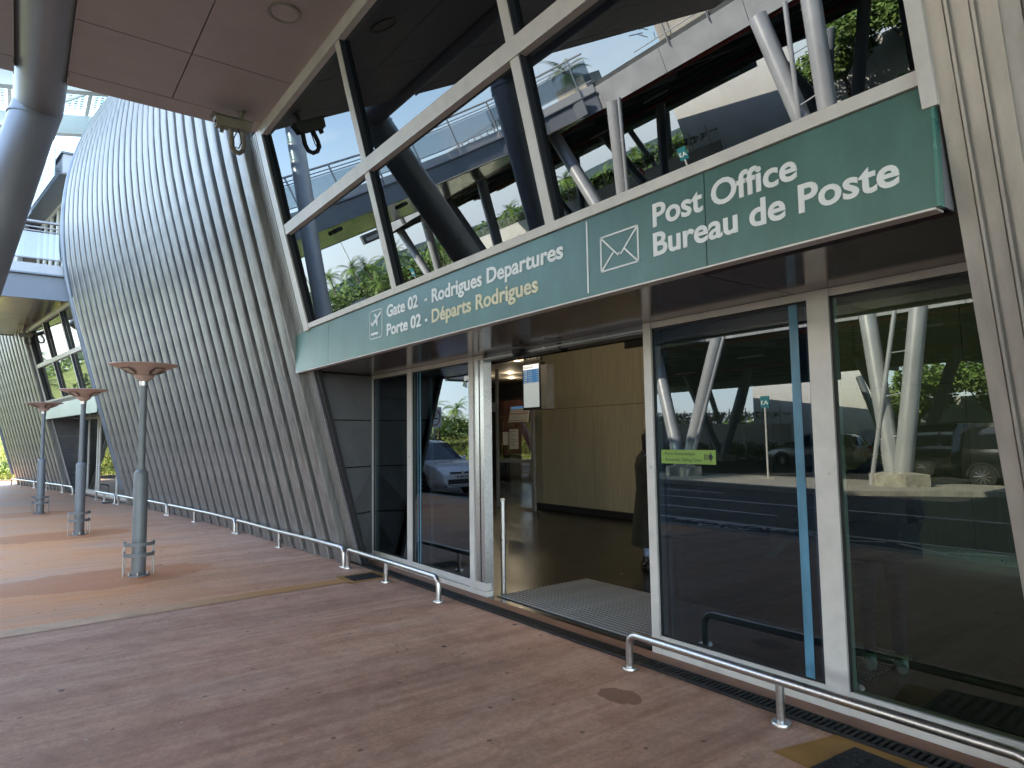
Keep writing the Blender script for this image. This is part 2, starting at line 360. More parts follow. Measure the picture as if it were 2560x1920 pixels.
struct('terrain', MB().quad((-400, -400, -.16), (400, -400, -.16), (400, 400, -.16), (-400, 400, -.16)), M_GRASS)
struct('road', MB().quad((-90, -34, -.124), (60, -34, -.124), (60, 30, -.124), (-90, 30, -.124)), M_ASPH)
pv = MB(); pv.add([(14, -1.75, 0), (14, 3.84, 0), (-8.3, 3.84, 0), (-34.4, 3.84, 0), (-37, 3.84, 0), (-37, -1.9, 0), (14, -1.75, -.12), (-37, -1.9, -.12), (-37, 3.84, -.12)],
                  [(0, 1, 2, 3, 4, 5), (5, 7, 6, 0), (4, 8, 7, 5)])
struct('pavement', pv, M_PAV)
struct('kerb', MB().box(-37, 14, -2.02, -1.76, -.16, .003), M_KERB)
# joint strip across the pavement, ochre near the drain cover and pale further out
st = MB().quad((-7.46, 3.06, .004), (-7.30, -1.7, .004), (-6.98, -1.7, .004), (-7.24, 3.06, .004))
ms = mat('pale joint mortar', (.74, .50, .34), .8, 0, .12, 3, .5, 50)
t_ = ms.node_tree; b_ = t_.nodes['Principled BSDF']; sx_ = t_.nodes.new('ShaderNodeSeparateXYZ'); tcx = t_.nodes.new('ShaderNodeTexCoord')
t_.links.new(tcx.outputs['Object'], sx_.inputs[0]); mr_ = t_.nodes.new('ShaderNodeMapRange'); mr_.inputs[1].default_value = .4; mr_.inputs[2].default_value = 2.2
t_.links.new(sx_.outputs[1], mr_.inputs[0]); mm_ = t_.nodes.new('ShaderNodeMixRGB'); mm_.inputs[2].default_value = (.52, .25, .09, 1)
t_.links.new(mr_.outputs[0], mm_.inputs[0]); t_.links.new(b_.inputs['Base Color'].links[0].from_socket, mm_.inputs[1]); t_.links.new(mm_.outputs[0], b_.inputs['Base Color'])
o = struct('pavement_joint_strip', st, ms)
# traffic island under the elevated road
isl = [(-37, -11.6), (-16.3, -11.0), (-9.6, -10.35), (-7.4, -12.0), (-5.5, -13.2), (14, -13.3), (14, -14.4), (-37, -15.2)]
struct('island_kerb', MB().prism(list(reversed([(a, b + (.14 if i < 6 else -.14)) for i, (a, b) in enumerate(isl)])), -.14, .012), M_KERB)
struct('island_pavement', MB().prism(list(reversed(isl)), -.1, .018), M_ISL)
mk = MB()
def strip(x0, y0, x1, y1, w, mb=None, z=-.119):
    d = Vector((x1 - x0, y1 - y0, 0)).normalized(); n = Vector((-d.y, d.x, 0)) * w / 2
    (mb or mk).quad((x0 - n.x, y0 - n.y, z), (x1 - n.x, y1 - n.y, z), (x1 + n.x, y1 + n.y, z), (x0 + n.x, y0 + n.y, z))
strip(-30, -7.6, 6, -6.7, .12); strip(-22, -9.2, -12, -8.9, .1); strip(-26, -5.4, -13.5, -5.4, .12); strip(-12, -5.2, -8, -5.1, .12)
strip(-30, -3.5, 8, -3.4, .14); strip(-30, -16.6, -2, -16.4, .12)
for i in range(6):
    x = -6.4 + i * 1.6; strip(x, -1.95 - .45, x + 1.4, -3.25, .09); strip(x + 1.4, -2.4, x, -3.25, .09)
struct('lane_marking', mk, M_PAINT)
mk2 = MB(); strip(-7.2, -.46, -6.0, -1.7, .13, mk2, .004); strip(-5.05, -.14, -5.7, -1.72, .13, mk2, .0044); strip(-4.1, -.7, -5.05, -.14, .13, mk2, .0048)
struct('pavement_marking', mk2, M_YPAINT)
for body, y, x, w in (('ATOL', -2.98, -8.35, 1.3), ('RESERVED', -3.36, -9.1, 2.9)):
    o = text('road_lettering', body, M_PAINT, x, -.116, .33, y, None, .004, w, flip=(0, 0, 0), depth=.001); o['kind'] = 'structure'

# ================================================================== TERMINAL BUILDING
TB = thing('terminal_building', 'silver ribbed airport terminal with leaning mirrored windows and two recessed entrances', 'building')
ribm = MB(); cs = [(-.225, .0), (-.210, .0), (-.209, .052), (-.194, .052), (-.193, -.01), (-.165, -.01), (-.164, .040), (-.150, .040), (-.149, -.01), (-.120, -.01), (-.119, .030), (-.108, .030), (-.107, -.01), (-.080, -.01), (-.078, .086), (-.066, .104),
      (-.04, .112), (.02, .119), (.09, .119), (.15, .112), (.180, .104), (.190, .088), (.192, -.055), (.222, -.055), (.225, .0)]
nc = len(cs)
for z in ZS:
    for u, w in cs: ribm.v.append((u, -pr(z) - w, z))
for i in range(len(ZS) - 1):
    for j in range(nc - 1): ribm.f.append((i * nc + j, i * nc + j + 1, (i + 1) * nc + j + 1, (i + 1) * nc + j))
rib0 = None
def rib(x):
    global rib0
    if rib0 is None:
        rib0 = obj('cladding_rib', ribm, M_RIB, TB, True); smooth(rib0.data, 22); rib0.location = (x, yb(x), 0); rib0.rotation_euler = (0, 0, head(x)); return
    part_copy(rib0, (x, yb(x), 0), head(x), TB)
x = -8.36 - .205
while x > -19.95: rib(x); x -= .45 * math.cos(head(x))
RX1 = x + .22
x = -26.75 - .225
while x > -33.4: rib(x); x -= .45 * math.cos(head(x))
RX2 = x + .22
x = -.70 + .225
for i in range(9): rib(x + .45 * i)
def wall_strip(x0, x1, off, z0, z1, n=1, mb=None):
    """sheet following the leaning, curved facade; off > 0 stands proud"""
    mb = mb or MB(); zs = [z0] + [z for z in ZS if z0 < z < z1] + [z1]; k = len(mb.v)
    for z in zs:
        for i in range(n + 1):
            x = x0 + (x1 - x0) * i / n; mb.v.append((x, fy(x, z) - off, z))
    for i in range(len(zs) - 1):
        for j in range(n):
            a = k + i * (n + 1) + j; mb.f.append((a, a + 1, a + n + 2, a + n + 1))
    return mb
def bar(x0, x1, off0, off1, z0, z1, mb=None):
    """solid bar on the facade between offsets"""
    mb = mb or MB(); zs = [z0] + [z for z in ZS if z0 < z < z1] + [z1]; k = len(mb.v)
    for z in zs:
        for x, o_ in ((x0, off0), (x0, off1), (x1, off1), (x1, off0)): mb.v.append((x, fy(x, z) - o_, z))
    for i in range(len(zs) - 1):
        for j in range(4):
            a = k + i * 4; mb.f.append((a + j, a + (j + 1) % 4, a + 4 + (j + 1) % 4, a + 4 + j))
    mb.f.append((k, k + 1, k + 2, k + 3)); e = len(mb.v) - 4; mb.f.append((e + 3, e + 2, e + 1, e)); return mb
# backing wall behind the ribs, above the openings, and roof so that the sun is blocked as in the place
bk = wall_strip(-33.6, -26.6, -.07, -.1, 12.4, 12); wall_strip(-20.0, -8.2, -.07, -.1, 12.4, 24, bk)
wall_strip(-26.6, -20.0, -.05, 9.4, 12.4, 8, bk); wall_strip(-8.2, -.9, -.05, 5.36, 12.4, 4, bk); wall_strip(-.9, 14, -.05, -.1, 12.4, 4, bk)
obj('backing_wall', bk, M_RIBD, TB)
rf = MB()
xs = [-33.6 + i * (47.6 / 20) for i in range(21)]
for x in xs: rf.v += [(x, fy(x, 12.4) - .05, 12.4), (x, 9, 14.5), (x, 24, 13.5), (x, 24, -.2)]
for i in range(20):
    for j in range(3): rf.f.append((i * 4 + j, i * 4 + j + 1, (i + 1) * 4 + j + 1, (i + 1) * 4 + j))
rf.add([(-33.6, fy(-33.6, z), z) for z in (0, 5.3, 9, 12.4)] + [(-33.6, 9, 14.5), (-33.6, 24, 13.5), (-33.6, 24, 0)], [tuple(range(7))])
obj('roof', rf, M_RIBD, TB)
for x in (RX1, -20.02):
    pass
def edge_tube(x, r=.075, z0=0, z1=12.0, m=M_RIBB):
    zs = [z for z in ZS if z0 <= z <= z1]
    return obj('edge_trim', MB().tube([(x, fy(x, z) - .05, z) for z in zs], r, 12), m, TB, True)
edge_tube(-20.08); edge_tube(-33.62)
# groove strips beside the windows: left of bay, right of bay
for xa, xb, n, mm in ((-8.35, -8.08, 5, M_RIBD), (-26.72, -26.60, 2, M_RIBD)):
    for i in range(n):
        w = (xb - xa) / n; obj('groove_trim', bar(xa + i * w + .008, xa + (i + 1) * w - .008, -.05, .0, -.02, 5.32), mm, TB)
obj('reveal_trim', MB().hexa([(-8.078, 3.585, 0), (-8.30, 3.80, 0), (-8.31, 3.80, 0), (-8.09, 3.585, 0)], [(-8.078, 3.585, .01), (-8.30, 3.80, .01), (-8.31, 3.80, .01), (-8.09, 3.585, .01)]), M_RIBD, TB)
obj('jamb_gap', bar(-8.08, -7.99, -.07, -.022, -.02, 5.32), M_BLACK, TB)
obj('jamb_cover', bar(-8.36, -8.08, -.08, -.03, -.02, 5.32), M_BLACK, TB)
# right leaning jamb panels with grooves
for i, (xa, xb) in enumerate(((-.985, -.925), (-.915, -.905), (-.895, -.845), (-.835, -.825), (-.815, -.76))):
    obj('jamb_panel', bar(xa, xb, -.02, .03 if i % 2 == 0 else .045, -.02, 12), M_PANEL, TB)
obj('jamb_backing', bar(-.99, -.70, -.03, .018, -.02, 12), M_RIBD, TB)
for z in (5.0, 4.4, 3.9, 3.4, 2.9, 2.3, 1.9, 1.5, 1.0, .6):
    for x in (-.955, -.79):
        y = fy(x, z + .05) - .034; obj('screw', MB().lathe([(.0, .0), (.007, .002), (.009, .006), (.0, .007)], (0, 0, 0), 8), M_INOX, TB)
        o = COL.objects[-1] if False else bpy.data.objects[-1]
# ---- one bay: upper windows, sign recess, entrance
def upper_window(xs, z0, zt, z1, g, rec=.06):
    fr = obj('upper_window', bar(xs[0] - .0, xs[-1], -.02, .03, z0, z0 + .055), M_CREAM, TB)
    obj('transom', bar(xs[0], xs[-1], -.03, .028, zt - .055, zt + .055), M_CREAM, fr)
    obj('top_rail', bar(xs[0], xs[-1], -.03, .032, z1 - .11, z1), M_CREAM, fr)
    for i, x in enumerate(xs):
        w = .045
        if i == 0: obj('mullion', bar(x - .16, x + .0, -.10, .036, z0 - .02, z1), M_CREAM, fr); obj('gasket', bar(x + .001, x + .03, -.10, .02, z0 + .05, z1 - .1), M_BLACK, fr)
        elif i == len(xs) - 1: obj('mullion', bar(x, x + .055, -.05, .05, z0 - .1, 12 if x > -2 else z1), M_CREAM, fr)
        else:
            obj('mullion', bar(x - w, x + w, -.05, .022, z0, z1), M_CREAM, fr)
            obj('gasket', bar(x + w + .001, x + w + .014, -.05, .02, z0 + .05, z1 - .1), M_BLACK, fr)
    for i in range(len(xs) - 1):
        for a, b in ((z0 + .05, zt - .05), (zt + .05, z1 - .1)):
            xa, xb = xs[i] + (.03 if i == 0 else .045), xs[i + 1] - .045
            p = MB().quad((xa, fy(xa, a) + rec, a), (xb, fy(xb, a) + rec, a), (xb, fy(xb, b) + rec, b), (xa, fy(xa, b) + rec, b))
            obj('pane', p, g, fr)
    return fr
upper_window([-7.82, -5.55, -3.28, -1.04], 2.945, 4.10, 5.31, G_UP, .028)
upper_window([-26.35, -24.08, -21.8, -20.0], 2.945, 4.10, 5.31, G_FAR)
# dark room behind the upper glass
obj('upper_room', MB().quad((-8.2, 5.2, 2.6), (0, 5.2, 2.6), (0, 5.2, 5.6), (-8.2, 5.2, 5.6)).quad((-8.2, 2.95, 2.62), (0, 2.95, 2.62), (0, 5.2, 2.62), (-8.2, 5.2, 2.62)), M_DARK, TB)
obj('upper_room', MB().quad((-26.8, 3.2, 2.6), (-19.9, 4.2, 2.6), (-19.9, 4.2, 5.6), (-26.8, 3.2, 5.6)), M_DARK, TB)

# ---- near entrance recess
so1 = obj('recess_soffit', MB().box(-8.30, -6.62, 2.825, 3.93, 2.452, 2.47), M_SOFF, TB)
obj('recess_soffit', MB().box(-6.61, -4.41, 2.825, 3.93, 2.452, 2.47), M_SOFF, TB)
obj('recess_soffit', MB().box(-4.40, -2.21, 2.825, 3.93, 2.452, 2.47), M_SOFF, TB)
obj('recess_soffit', MB().box(-2.20, -1.0, 2.95, 3.93, 2.452, 2.47), M_SOFF, TB)
obj('soffit_backing', MB().box(-8.3, -1.0, 2.96, 3.93, 2.472, 2.60), M_DARK, TB)
zj = [0, .64, 1.24, 1.85, 2.452]
for i in range(4):
    a, b = zj[i] + .008, zj[i + 1] - .008
    y0, y1 = fy(-8.04, a), fy(-8.04, b)
    obj('side_panel', MB().hexa([(-8.07, y0 - .005, a), (-8.33, 3.84, a), (-8.38, 3.84, a), (-8.12, y0 - .005, a)], [(-8.07, y1 - .005, b), (-8.33, 3.84, b), (-8.38, 3.84, b), (-8.12, y1 - .005, b)]), M_GREYP, TB)
obj('side_panel_backing', MB().quad((-8.22, fy(-8.04, 0), 0), (-8.50, 3.84, 0), (-8.50, 3.84, 2.46), (-8.22, fy(-8.04, 2.45), 2.46)), M_BLACK, TB)
obj('side_panel', MB().quad((-.96, fy(-.96, 0), 0), (-.70, 3.9, 0), (-.70, 3.9, 2.46), (-.96, fy(-.96, 2.45), 2.46)), M_GREYP, TB)
YD = 3.84
def glazing(name, x0, x1, panes, g):
    f = obj(name, MB().box(x0, x1, YD - .02, YD + .07, .0, .055), M_CREAM, TB)
    obj('bottom_rail', MB().box(x0 + .004, x1 - .004, YD - .015, YD + .06, .061, .135), M_CREAM, f)
    obj('head_rail', MB().box(x0 + .004, x1 - .004, YD - .018, YD + .06, 2.405, 2.45), M_CREAM, f)
    for a, b, kind in panes:
        if kind == 'post': obj('post', MB().box(a, b, YD - .024, YD + .075, .0, 2.45), M_CREAM, f)
        elif kind == 'silver': obj('post', MB().box(a, b, YD - .01, YD + .09, .0, 2.45), M_INOX, f)
        elif kind == 'dark': obj('post', MB().box(a, b, YD - .005, YD + .075, .0, 2.45), M_BLACK, f)
        else:
            obj('pane', MB().quad((a, YD + .003, .13), (b, YD + .003, .13), (b, YD + .003, 2.41), (a, YD + .003, 2.41)), g, f)
            obj('gasket', MB().box(a, a + .012, YD - .006, YD + .002, .135, 2.405).box(b - .012, b, YD - .006, YD + .002, .135, 2.405)
                .box(a, b, YD - .006, YD + .002, .135, .145).box(a, b, YD - .006, YD + .002, 2.39, 2.405), M_BLACK, f)
    return f
gl1 = glazing('entrance_glazing', -8.33, -5.64, [(-8.335, -8.30, 'post'), (-8.30, -7.31, 'g'), (-7.31, -7.20, 'post'), (-7.20, -5.92, 'g'), (-5.92, -5.835, 'post'), (-5.833, -5.745, 'silver'), (-5.743, -5.725, 'dark'), (-5.72, -5.655, 'silver')], G_DOOR)
gl2 = glazing('entrance_glazing', -3.45, -.72, [(-3.45, -3.375, 'post'), (-3.375, -2.13, 'g'), (-2.13, -1.995, 'post')], G_DOOR)
obj('pane', MB().quad((-1.995, YD + .003, .13), (-.72, YD + .003, .13), (-.72, YD + .003, 2.41), (-1.995, YD + .003, 2.41)), G_DOORG, gl2)
obj('gasket', MB().box(-1.995, -1.98, YD - .006, YD + .002, .135, 2.405).box(-1.995, -.72, YD - .006, YD + .002, 2.39, 2.405), M_BLACK, gl2)
for x, z in ((-7.255, 1.38), (-5.875, 1.38), (-3.41, 1.36), (-2.05, 1.36)):
    obj('lock_screw', MB().tube([(x, YD - .03, z), (x, YD - .02, z)], .012, 10), M_INOX, gl1 if x < -5 else gl2)
# header of the sliding door with two motion sensors
hd = obj('door_header', MB().box(-5.65, -3.45, YD + .01, YD + .17, 2.385, 2.45), M_TRACK, TB)
obj('header_track', MB().box(-5.65, -3.45, YD - .012, YD + .008, 2.40, 2.412), M_INOX, hd)
for x in (-5.15, -4.68, -4.3, -3.9): obj('clip', MB().box(x, x + .03, YD - .02, YD - .0125, 2.395, 2.418), M_INOX, hd)
for x in (-5.02, -4.47): obj('motion_sensor', MB().lathe([(0, -.035), (.035, -.03), (.055, -.01), (.06, .02), (.06, .035)], (x, YD - .04 if x < -5 else YD + .06, 2.40), 16), M_BLACK, hd, True)
# sliding leaves parked behind the fixed panes
for xa, xb in ((-7.02, -5.78), (-3.42, -2.22)):
    lf = obj('sliding_door', MB().box(xa, xb, 3.95, 3.99, .01, .07).box(xa, xb, 3.95, 3.99, 2.33, 2.39), M_STEELL, TB)
    obj('stile', MB().box(xa, xa + .045, 3.95, 3.99, .0705, 2.3295).box(xb - .05, xb, 3.95, 3.99, .0705, 2.3295), M_STEELL, lf)
    obj('pane', MB().quad((xa + .045, 3.97, .07), (xb - .05, 3.97, .07), (xb - .05, 3.97, 2.33), (xa + .045, 3.97, 2.33)), G_ROOM, lf)
M_REFL_STRIP = mat('blue protective film', (.08, .25, .36), .35, 0, .22, 3, 0, 40, (2, 2, .5))  # blue strips on the panes, a ghost reflection put in as colour
obj('blue_film_strip', MB().box(-2.262, -2.205, YD - .001, YD + .002, .14, 2.40), M_REFL_STRIP, gl2)
obj('blue_film_strip', MB().box(-7.085, -7.073, YD - .001, YD + .002, .14, 2.395), M_REFL_STRIP, gl1); obj('blue_film_strip', MB().box(-7.03, -7.005, YD - .001, YD + .002, .14, 2.395), M_REFL_STRIP, gl1)
# sticker on the glass
def sticker(x, parent):
    s = obj('door_sticker', MB().box(x, x + .48, YD - .0008, YD + .002, 1.39, 1.49), M_STICK, parent)
    text('lettering', 'Porte Automatique', M_BLACK, x + .035, 1.452, .034, YD - .0012, s, 0, .27, depth=.0003)
    text('lettering', 'Automatic Sliding Door', M_BLACK, x + .035, 1.408, .034, YD - .0012, s, 0, .33, depth=.0003)
    a = MB()
    for i in range(3): a.box(x + .385 + i * .011, x + .390 + i * .011, YD - .0015, YD - .0009, 1.42, 1.462)
    a.add([(x + .42, YD - .0015, 1.425), (x + .435, YD - .0015, 1.425), (x + .435, YD - .0015, 1.405), (x + .46, YD - .0015, 1.441), (x + .435, YD - .0015, 1.477), (x + .435, YD - .0015, 1.457), (x + .42, YD - .0015, 1.457)], [tuple(range(7))])
    obj('arrow', a, M_BLACK, s)
sticker(-3.325, gl2)
s2 = obj('door_sticker', MB().box(-5.985, -5.925, YD - .0008, YD + .002, 1.39, 1.49), M_STICK, gl1)
text('lettering', 'Auto', M_BLACK, -5.98, 1.452, .03, YD - .0012, s2, 0, .05, depth=.0003); text('lettering', 'Auto', M_BLACK, -5.98, 1.408, .03, YD - .0012, s2, 0, .05, depth=.0003)

# ---- far entrance recess (second bay), facade turns slightly
def yo(x, off): return yb(x) + off
far = MB()
def bxy(x0, x1, o0, o1, z0, z1, mb): # box following the facade heading
    return mb.hexa([(x0, yo(x0, o0), z0), (x1, yo(x1, o0), z0), (x1, yo(x1, o1), z0), (x0, yo(x0, o1), z0)], [(x0, yo(x0, o0), z1), (x1, yo(x1, o0), z1), (x1, yo(x1, o1), z1), (x0, yo(x0, o1), z1)])
g3 = obj('entrance_glazing', bxy(-26.9, -20.2, .24, .32, 0, .13, MB()), M_CREAM, TB)
obj('head_rail', bxy(-26.9, -20.2, .24, .32, 2.37, 2.44, MB()), M_CREAM, g3)
for x in (-26.9, -25.8, -24.65, -24.4, -22.4, -21.4, -20.3):
    obj('post', bxy(x, x + .11, .235, .33, .131, 2.369, MB()), M_CREAM, g3)
xx = [-26.9, -25.8, -24.65, -22.4, -21.4, -20.3]
for i in range(5):
    a, b = xx[i] + .11, xx[i + 1]
    obj('pane', MB().quad((a, yo(a, .26), .13), (b, yo(b, .26), .13), (b, yo(b, .26), 2.37), (a, yo(a, .26), 2.37)), G_FAR if i else G_DOOR, g3)
obj('recess_soffit', bxy(-26.85, -20.05, -.75, .35, 2.452, 2.47, MB()), M_SOFF, TB)
for i in range(4):
    a, b = zj[i] + .008, zj[i + 1] - .008; x0 = -26.60; y0, y1 = fy(x0, a), fy(x0, b); ye = yb(-26.9) + .26
    obj('side_panel', MB().hexa([(x0, y0, a), (x0 - .3, ye, a), (x0 - .37, ye, a), (x0 - .07, y0, a)], [(x0, y1, b), (x0 - .3, ye, b), (x0 - .37, ye, b), (x0 - .07, y1, b)]), M_GREYP, TB)
obj('recess_back', MB().quad((-26.9, yb(-26.9) + 1.6, 0), (-20, yb(-20) + 1.6, 0), (-20, yb(-20) + 1.6, 2.5), (-26.9, yb(-26.9) + 1.6, 2.5)), M_GREYP, TB)

# ---- upper storey of the far bay: box canopy, doors
def curved_box(xa, xc, o0, o1, z0, z1, n=6):
    mb = MB()
    for q in range(n):
        a, b = xa + (xc - xa) * q / n, xa + (xc - xa) * (q + 1) / n; bxy(a, b, o0, o1, z0, z1, mb)
    return mb
ub = obj('upper_entrance', curved_box(-27.6, -21.0, -1.57, -1.08, 8.852, 9.37), M_STEELL, TB)
obj('soffit', curved_box(-27.6, -21.02, -1.60, -.9, 8.82, 8.85), M_GREYP, ub)
obj('coping', curved_box(-27.65, -20.95, -1.62, -1.05, 9.372, 9.43), M_STEELD, ub)
for i in range(6):
    x = -26.9 + i * .95; obj('door_post', bxy(x, x + .07, -1.14, -1.06, 6.2, 8.818, MB()), M_CREAM, ub)
obj('door_head', curved_box(-27.4, -21.1, -1.13, -1.07, 8.7, 8.815), M_CREAM, ub)
pn = MB()
for q in range(5):
    a, b = -26.9 + q * .95 + .07, -26.9 + (q + 1) * .95; pn.quad((a, yo(a, -1.1), 6.2), (b, yo(b, -1.1), 6.2), (b, yo(b, -1.1), 8.7), (a, yo(a, -1.1), 8.7))
obj('pane', pn, G_ROOM, ub)
obj('upper_wall', MB().quad((-27.6, 2.4, 6.1), (-20.2, 3.2, 6.1), (-20.2, 3.2, 9.6), (-27.6, 2.4, 9.6)), M_GREYP, TB)
# near bay wall above the porch is covered by the same ribs
x = -8.08 + .0
for i in range(16): 
    pass

# ---- sign fascia of the near entrance
SG = thing('entrance_sign', 'long green fascia sign reading Gate 02 Rodrigues Departures and Post Office above the open doorway', 'sign', (-4.68, 2.8, 2.45))
for a, b in ((-8.345, -7.236), (-7.230, -5.055 - .0), (-5.055, -2.073), (-2.067, -1.014)):
    pass
for a, b in ((-8.345, -7.236), (-7.230, -2.073), (-2.067, -1.014)):
    obj('sign_panel', MB().box(a, b, 2.785, 2.82, 2.455, 2.94), M_GREEN, SG)
obj('bottom_lip', MB().box(-8.335, -1.02, 2.788, 2.86, 2.445, 2.4545), M_CREAM, SG)
obj('top_flashing', MB().box(-8.0, -1.05, 2.801, 2.87, 2.9405, 2.952), M_CREAM, SG)
obj('end_cap', MB().add([(-1.013, 2.826, 2.455), (-1.013, 2.945, 2.455), (-1.013, 2.80 + .03, 2.94)], [(0, 1, 2)]).add([(-1.0, 2.826, 2.455), (-1.0, 2.945, 2.455), (-1.0, 2.83, 2.94)], [(0, 1, 2)])
    .quad((-1.013, 2.826, 2.455), (-1.0, 2.826, 2.455), (-1.0, 2.83, 2.94), (-1.013, 2.83, 2.94)), M_GREYP, SG)
obj('edge_trim', MB().box(-1.0135, -1.002, 2.784, 2.826, 2.4545, 2.941), M_GREENL, SG)
YS = 2.783
text('lettering', 'Gate 02', M_WHITE, -5.735, 2.757, .158, YS, SG, .004, .615)
text('lettering', '-', M_WHITE, -4.996, 2.757, .158, YS, SG, .0035, .045)
text('lettering', 'Rodrigues Departures', M_WHITE, -4.873, 2.752, .160, YS, SG, .004, 1.70)
text('lettering', 'Porte 02', M_WHITE, -5.735, 2.579, .158, YS, SG, .004, .67)
text('lettering', '-', M_WHITE, -4.992, 2.580, .158, YS, SG, .0035, .045)
text('lettering', 'Départs Rodrigues', M_CRM, -4.875, 2.578, .160, YS, SG, .004, 1.44)
text('lettering', 'Post Office', M_WHITE, -2.415, 2.748, .180, YS, SG, .004, .85)
text('lettering', 'Bureau de Poste', M_WHITE, -2.418, 2.584, .180, YS, SG, .004, 1.28)
obj('divider_line', MB().box(-2.952, -2.941, YS - .003, YS + .001, 2.475, 2.925), M_WHITE, SG)
def line2(mb, p, q, w, y=None):
    y = YS if y is None else y
    d = Vector((q[0] - p[0], 0, q[1] - p[1])).normalized(); n = Vector((-d.z, 0, d.x)) * w / 2; vs = []
    for yy in (y - .003, y + .001):
        vs += [(p[0] - n.x, yy, p[1] - n.z), (q[0] - n.x, yy, q[1] - n.z), (q[0] + n.x, yy, q[1] + n.z), (p[0] + n.x, yy, p[1] + n.z)]
    mb.add(vs, [(0, 1, 2, 3), (7, 6, 5, 4), (0, 4, 5, 1), (1, 5, 6, 2), (2, 6, 7, 3), (3, 7, 4, 0)]); return mb
e = MB(); x0, x1, z0, z1 = -2.828, -2.530, 2.581, 2.788
for p, q in (((x0, z0), (x1, z0)), ((x0, z1), (x1, z1)), ((x0, z0), (x0, z1)), ((x1, z0), (x1, z1)), ((x0, z1), (-2.687, 2.655)), ((x1, z1), (-2.667, 2.655)), ((x0, z0), (-2.725, 2.678)), ((x1, z0), (-2.635, 2.68)), ((-2.687, 2.655), (-2.677, 2.668))):
    line2(e, p, q, .010)
obj('envelope_icon', e, M_WHITE, SG)
e = MB(); x0, x1, z0, z1 = -6.118, -5.838, 2.588, 2.864; r_ = .035
cor = [(x0 + r_, z0), (x1 - r_, z0), (x1 - r_ * .3, z0 + r_ * .3), (x1, z0 + r_), (x1, z1 - r_), (x1 - r_ * .3, z1 - r_ * .3), (x1 - r_, z1), (x0 + r_, z1), (x0 + r_ * .3, z1 - r_ * .3), (x0, z1 - r_), (x0, z0 + r_), (x0 + r_ * .3, z0 + r_ * .3)]
for i in range(12): line2(e, cor[i], cor[(i + 1) % 12], .008)
line2(e, (-6.09, 2.635), (-5.93, 2.635), .022)
def px(mb, pts): # flat extruded polygon on the sign
    n = len(pts); mb.add([(a, YS - .003, b) for a, b in pts] + [(a, YS + .001, b) for a, b in pts], [tuple(range(n)), tuple(reversed(range(n, 2 * n)))] + [(i, n + i, n + (i + 1) % n, (i + 1) % n) for i in range(n)])
px(e, [(-6.085, 2.725), (-6.05, 2.715), (-5.865, 2.818), (-5.862, 2.834), (-5.885, 2.832), (-6.05, 2.748)])
px(e, [(-6.02, 2.828), (-5.995, 2.832), (-5.935, 2.795), (-5.975, 2.775)]); px(e, [(-5.99, 2.752), (-5.955, 2.705), (-5.94, 2.71), (-5.945, 2.77)]); px(e, [(-6.085, 2.725), (-6.10, 2.762), (-6.085, 2.765), (-6.06, 2.735)])
obj('aeroplane_icon', e, M_WHITE, SG)

# ---- far sign
SF = thing('entrance_sign', 'far pale green fascia sign over the second entrance, behind the lamp posts', 'sign', (-23.4, 1.2, 2.45))
obj('sign_panel', bxy(-26.72, -24.5, -.80, -.77, 2.40, 2.85, MB()), M_GREEN, SF); obj('sign_panel', bxy(-24.49, -20.1, -.80, -.77, 2.40, 2.85, MB()), M_GREEN, SF)
obj('end_cap', MB().add([(-20.09, yo(-20.1, -.78), 2.40), (-20.09, yo(-20.1, -.6), 2.40), (-20.09, yo(-20.1, -.72), 2.85)], [(0, 1, 2)]), M_STEELD, SF)
M_FROST = mat('frosted sign glass', (.34, .44, .47), .25, 0, .08, 1)
GS = thing('glass_sign', 'tall frosted glass sign panel standing out from the upper terrace entrance', 'sign', (-24, .3, 8.7))
for i in range(3): obj('glass_panel', bxy(-26.2 + i * 1.74, -24.48 + i * 1.74, -1.75, -1.73, 8.72, 9.48, MB()), M_FROST, GS)
for x in (-25.6, -24.2, -22.7, -21.3): obj('bracket', bxy(x, x + .05, -1.729, -1.60, 8.95, 9.05, MB()), M_STEELD, GS)
for k, (w_, zz_) in enumerate((('DEPARTURES', 9.14), ('DEPART', 8.86))):
    o = text('lettering', w_, M_WHITE, -25.0, zz_, .2, yo(-25.0, -1.76), GS, 0, 3.2 if k == 0 else 2.1); o.rotation_euler = (R(90), 0, math.atan2(yb(-22) - yb(-25), 3))

# ================================================================== PORCH CANOPY
CN = thing('entrance_canopy', 'flat canopy of large brown grey ceiling panels over the pavement at the near entrance', 'canopy', (-3, 0, 5.3))
ZC = 5.3
xb = [-7.70, -6.68, -4.62, -2.56, -.50, 1.56, 3.62, 5.7]
rows = [(2.30, 1.205), (1.195, .27), (-.17, -1.595), (-1.605, -2.58), (-3.02, -4.015), (-4.025, -5.2), (-5.21, -6.6), (-6.61, -8.2)]
LIGHTS = [(-5.55, 1.72), (-1.4, 1.72), (-5.5, -4.6), (-1.5, -4.6)]
for a, b in zip(xb[:-1], xb[1:]):
    for y0, y1 in rows:
        if (y0, y1) == rows[0]:
            obj('ceiling_panel', MB().box(a + .006, b - .006, min(2.30, 2.21), y1, ZC, ZC + .03), M_CEIL, CN)
        else: obj('ceiling_panel', MB().box(a + .006, b - .006, y0, y1, ZC, ZC + .03), M_CEIL, CN)
for y0, y1 in ((2.28, .27), (-.17, -2.58), (-3.02, -8.2)):
    obj('edge_strip', MB().hexa([(-8.0, y1, ZC - .01), (-7.706, y1, ZC), (-7.706, y0, ZC), (-8.0, y0, ZC - .01)], [(-8.0, y1, ZC + .2), (-7.706, y1, ZC + .2), (-7.706, y0, ZC + .2), (-8.0, y0, ZC + .2)]), M_CEIL, CN)
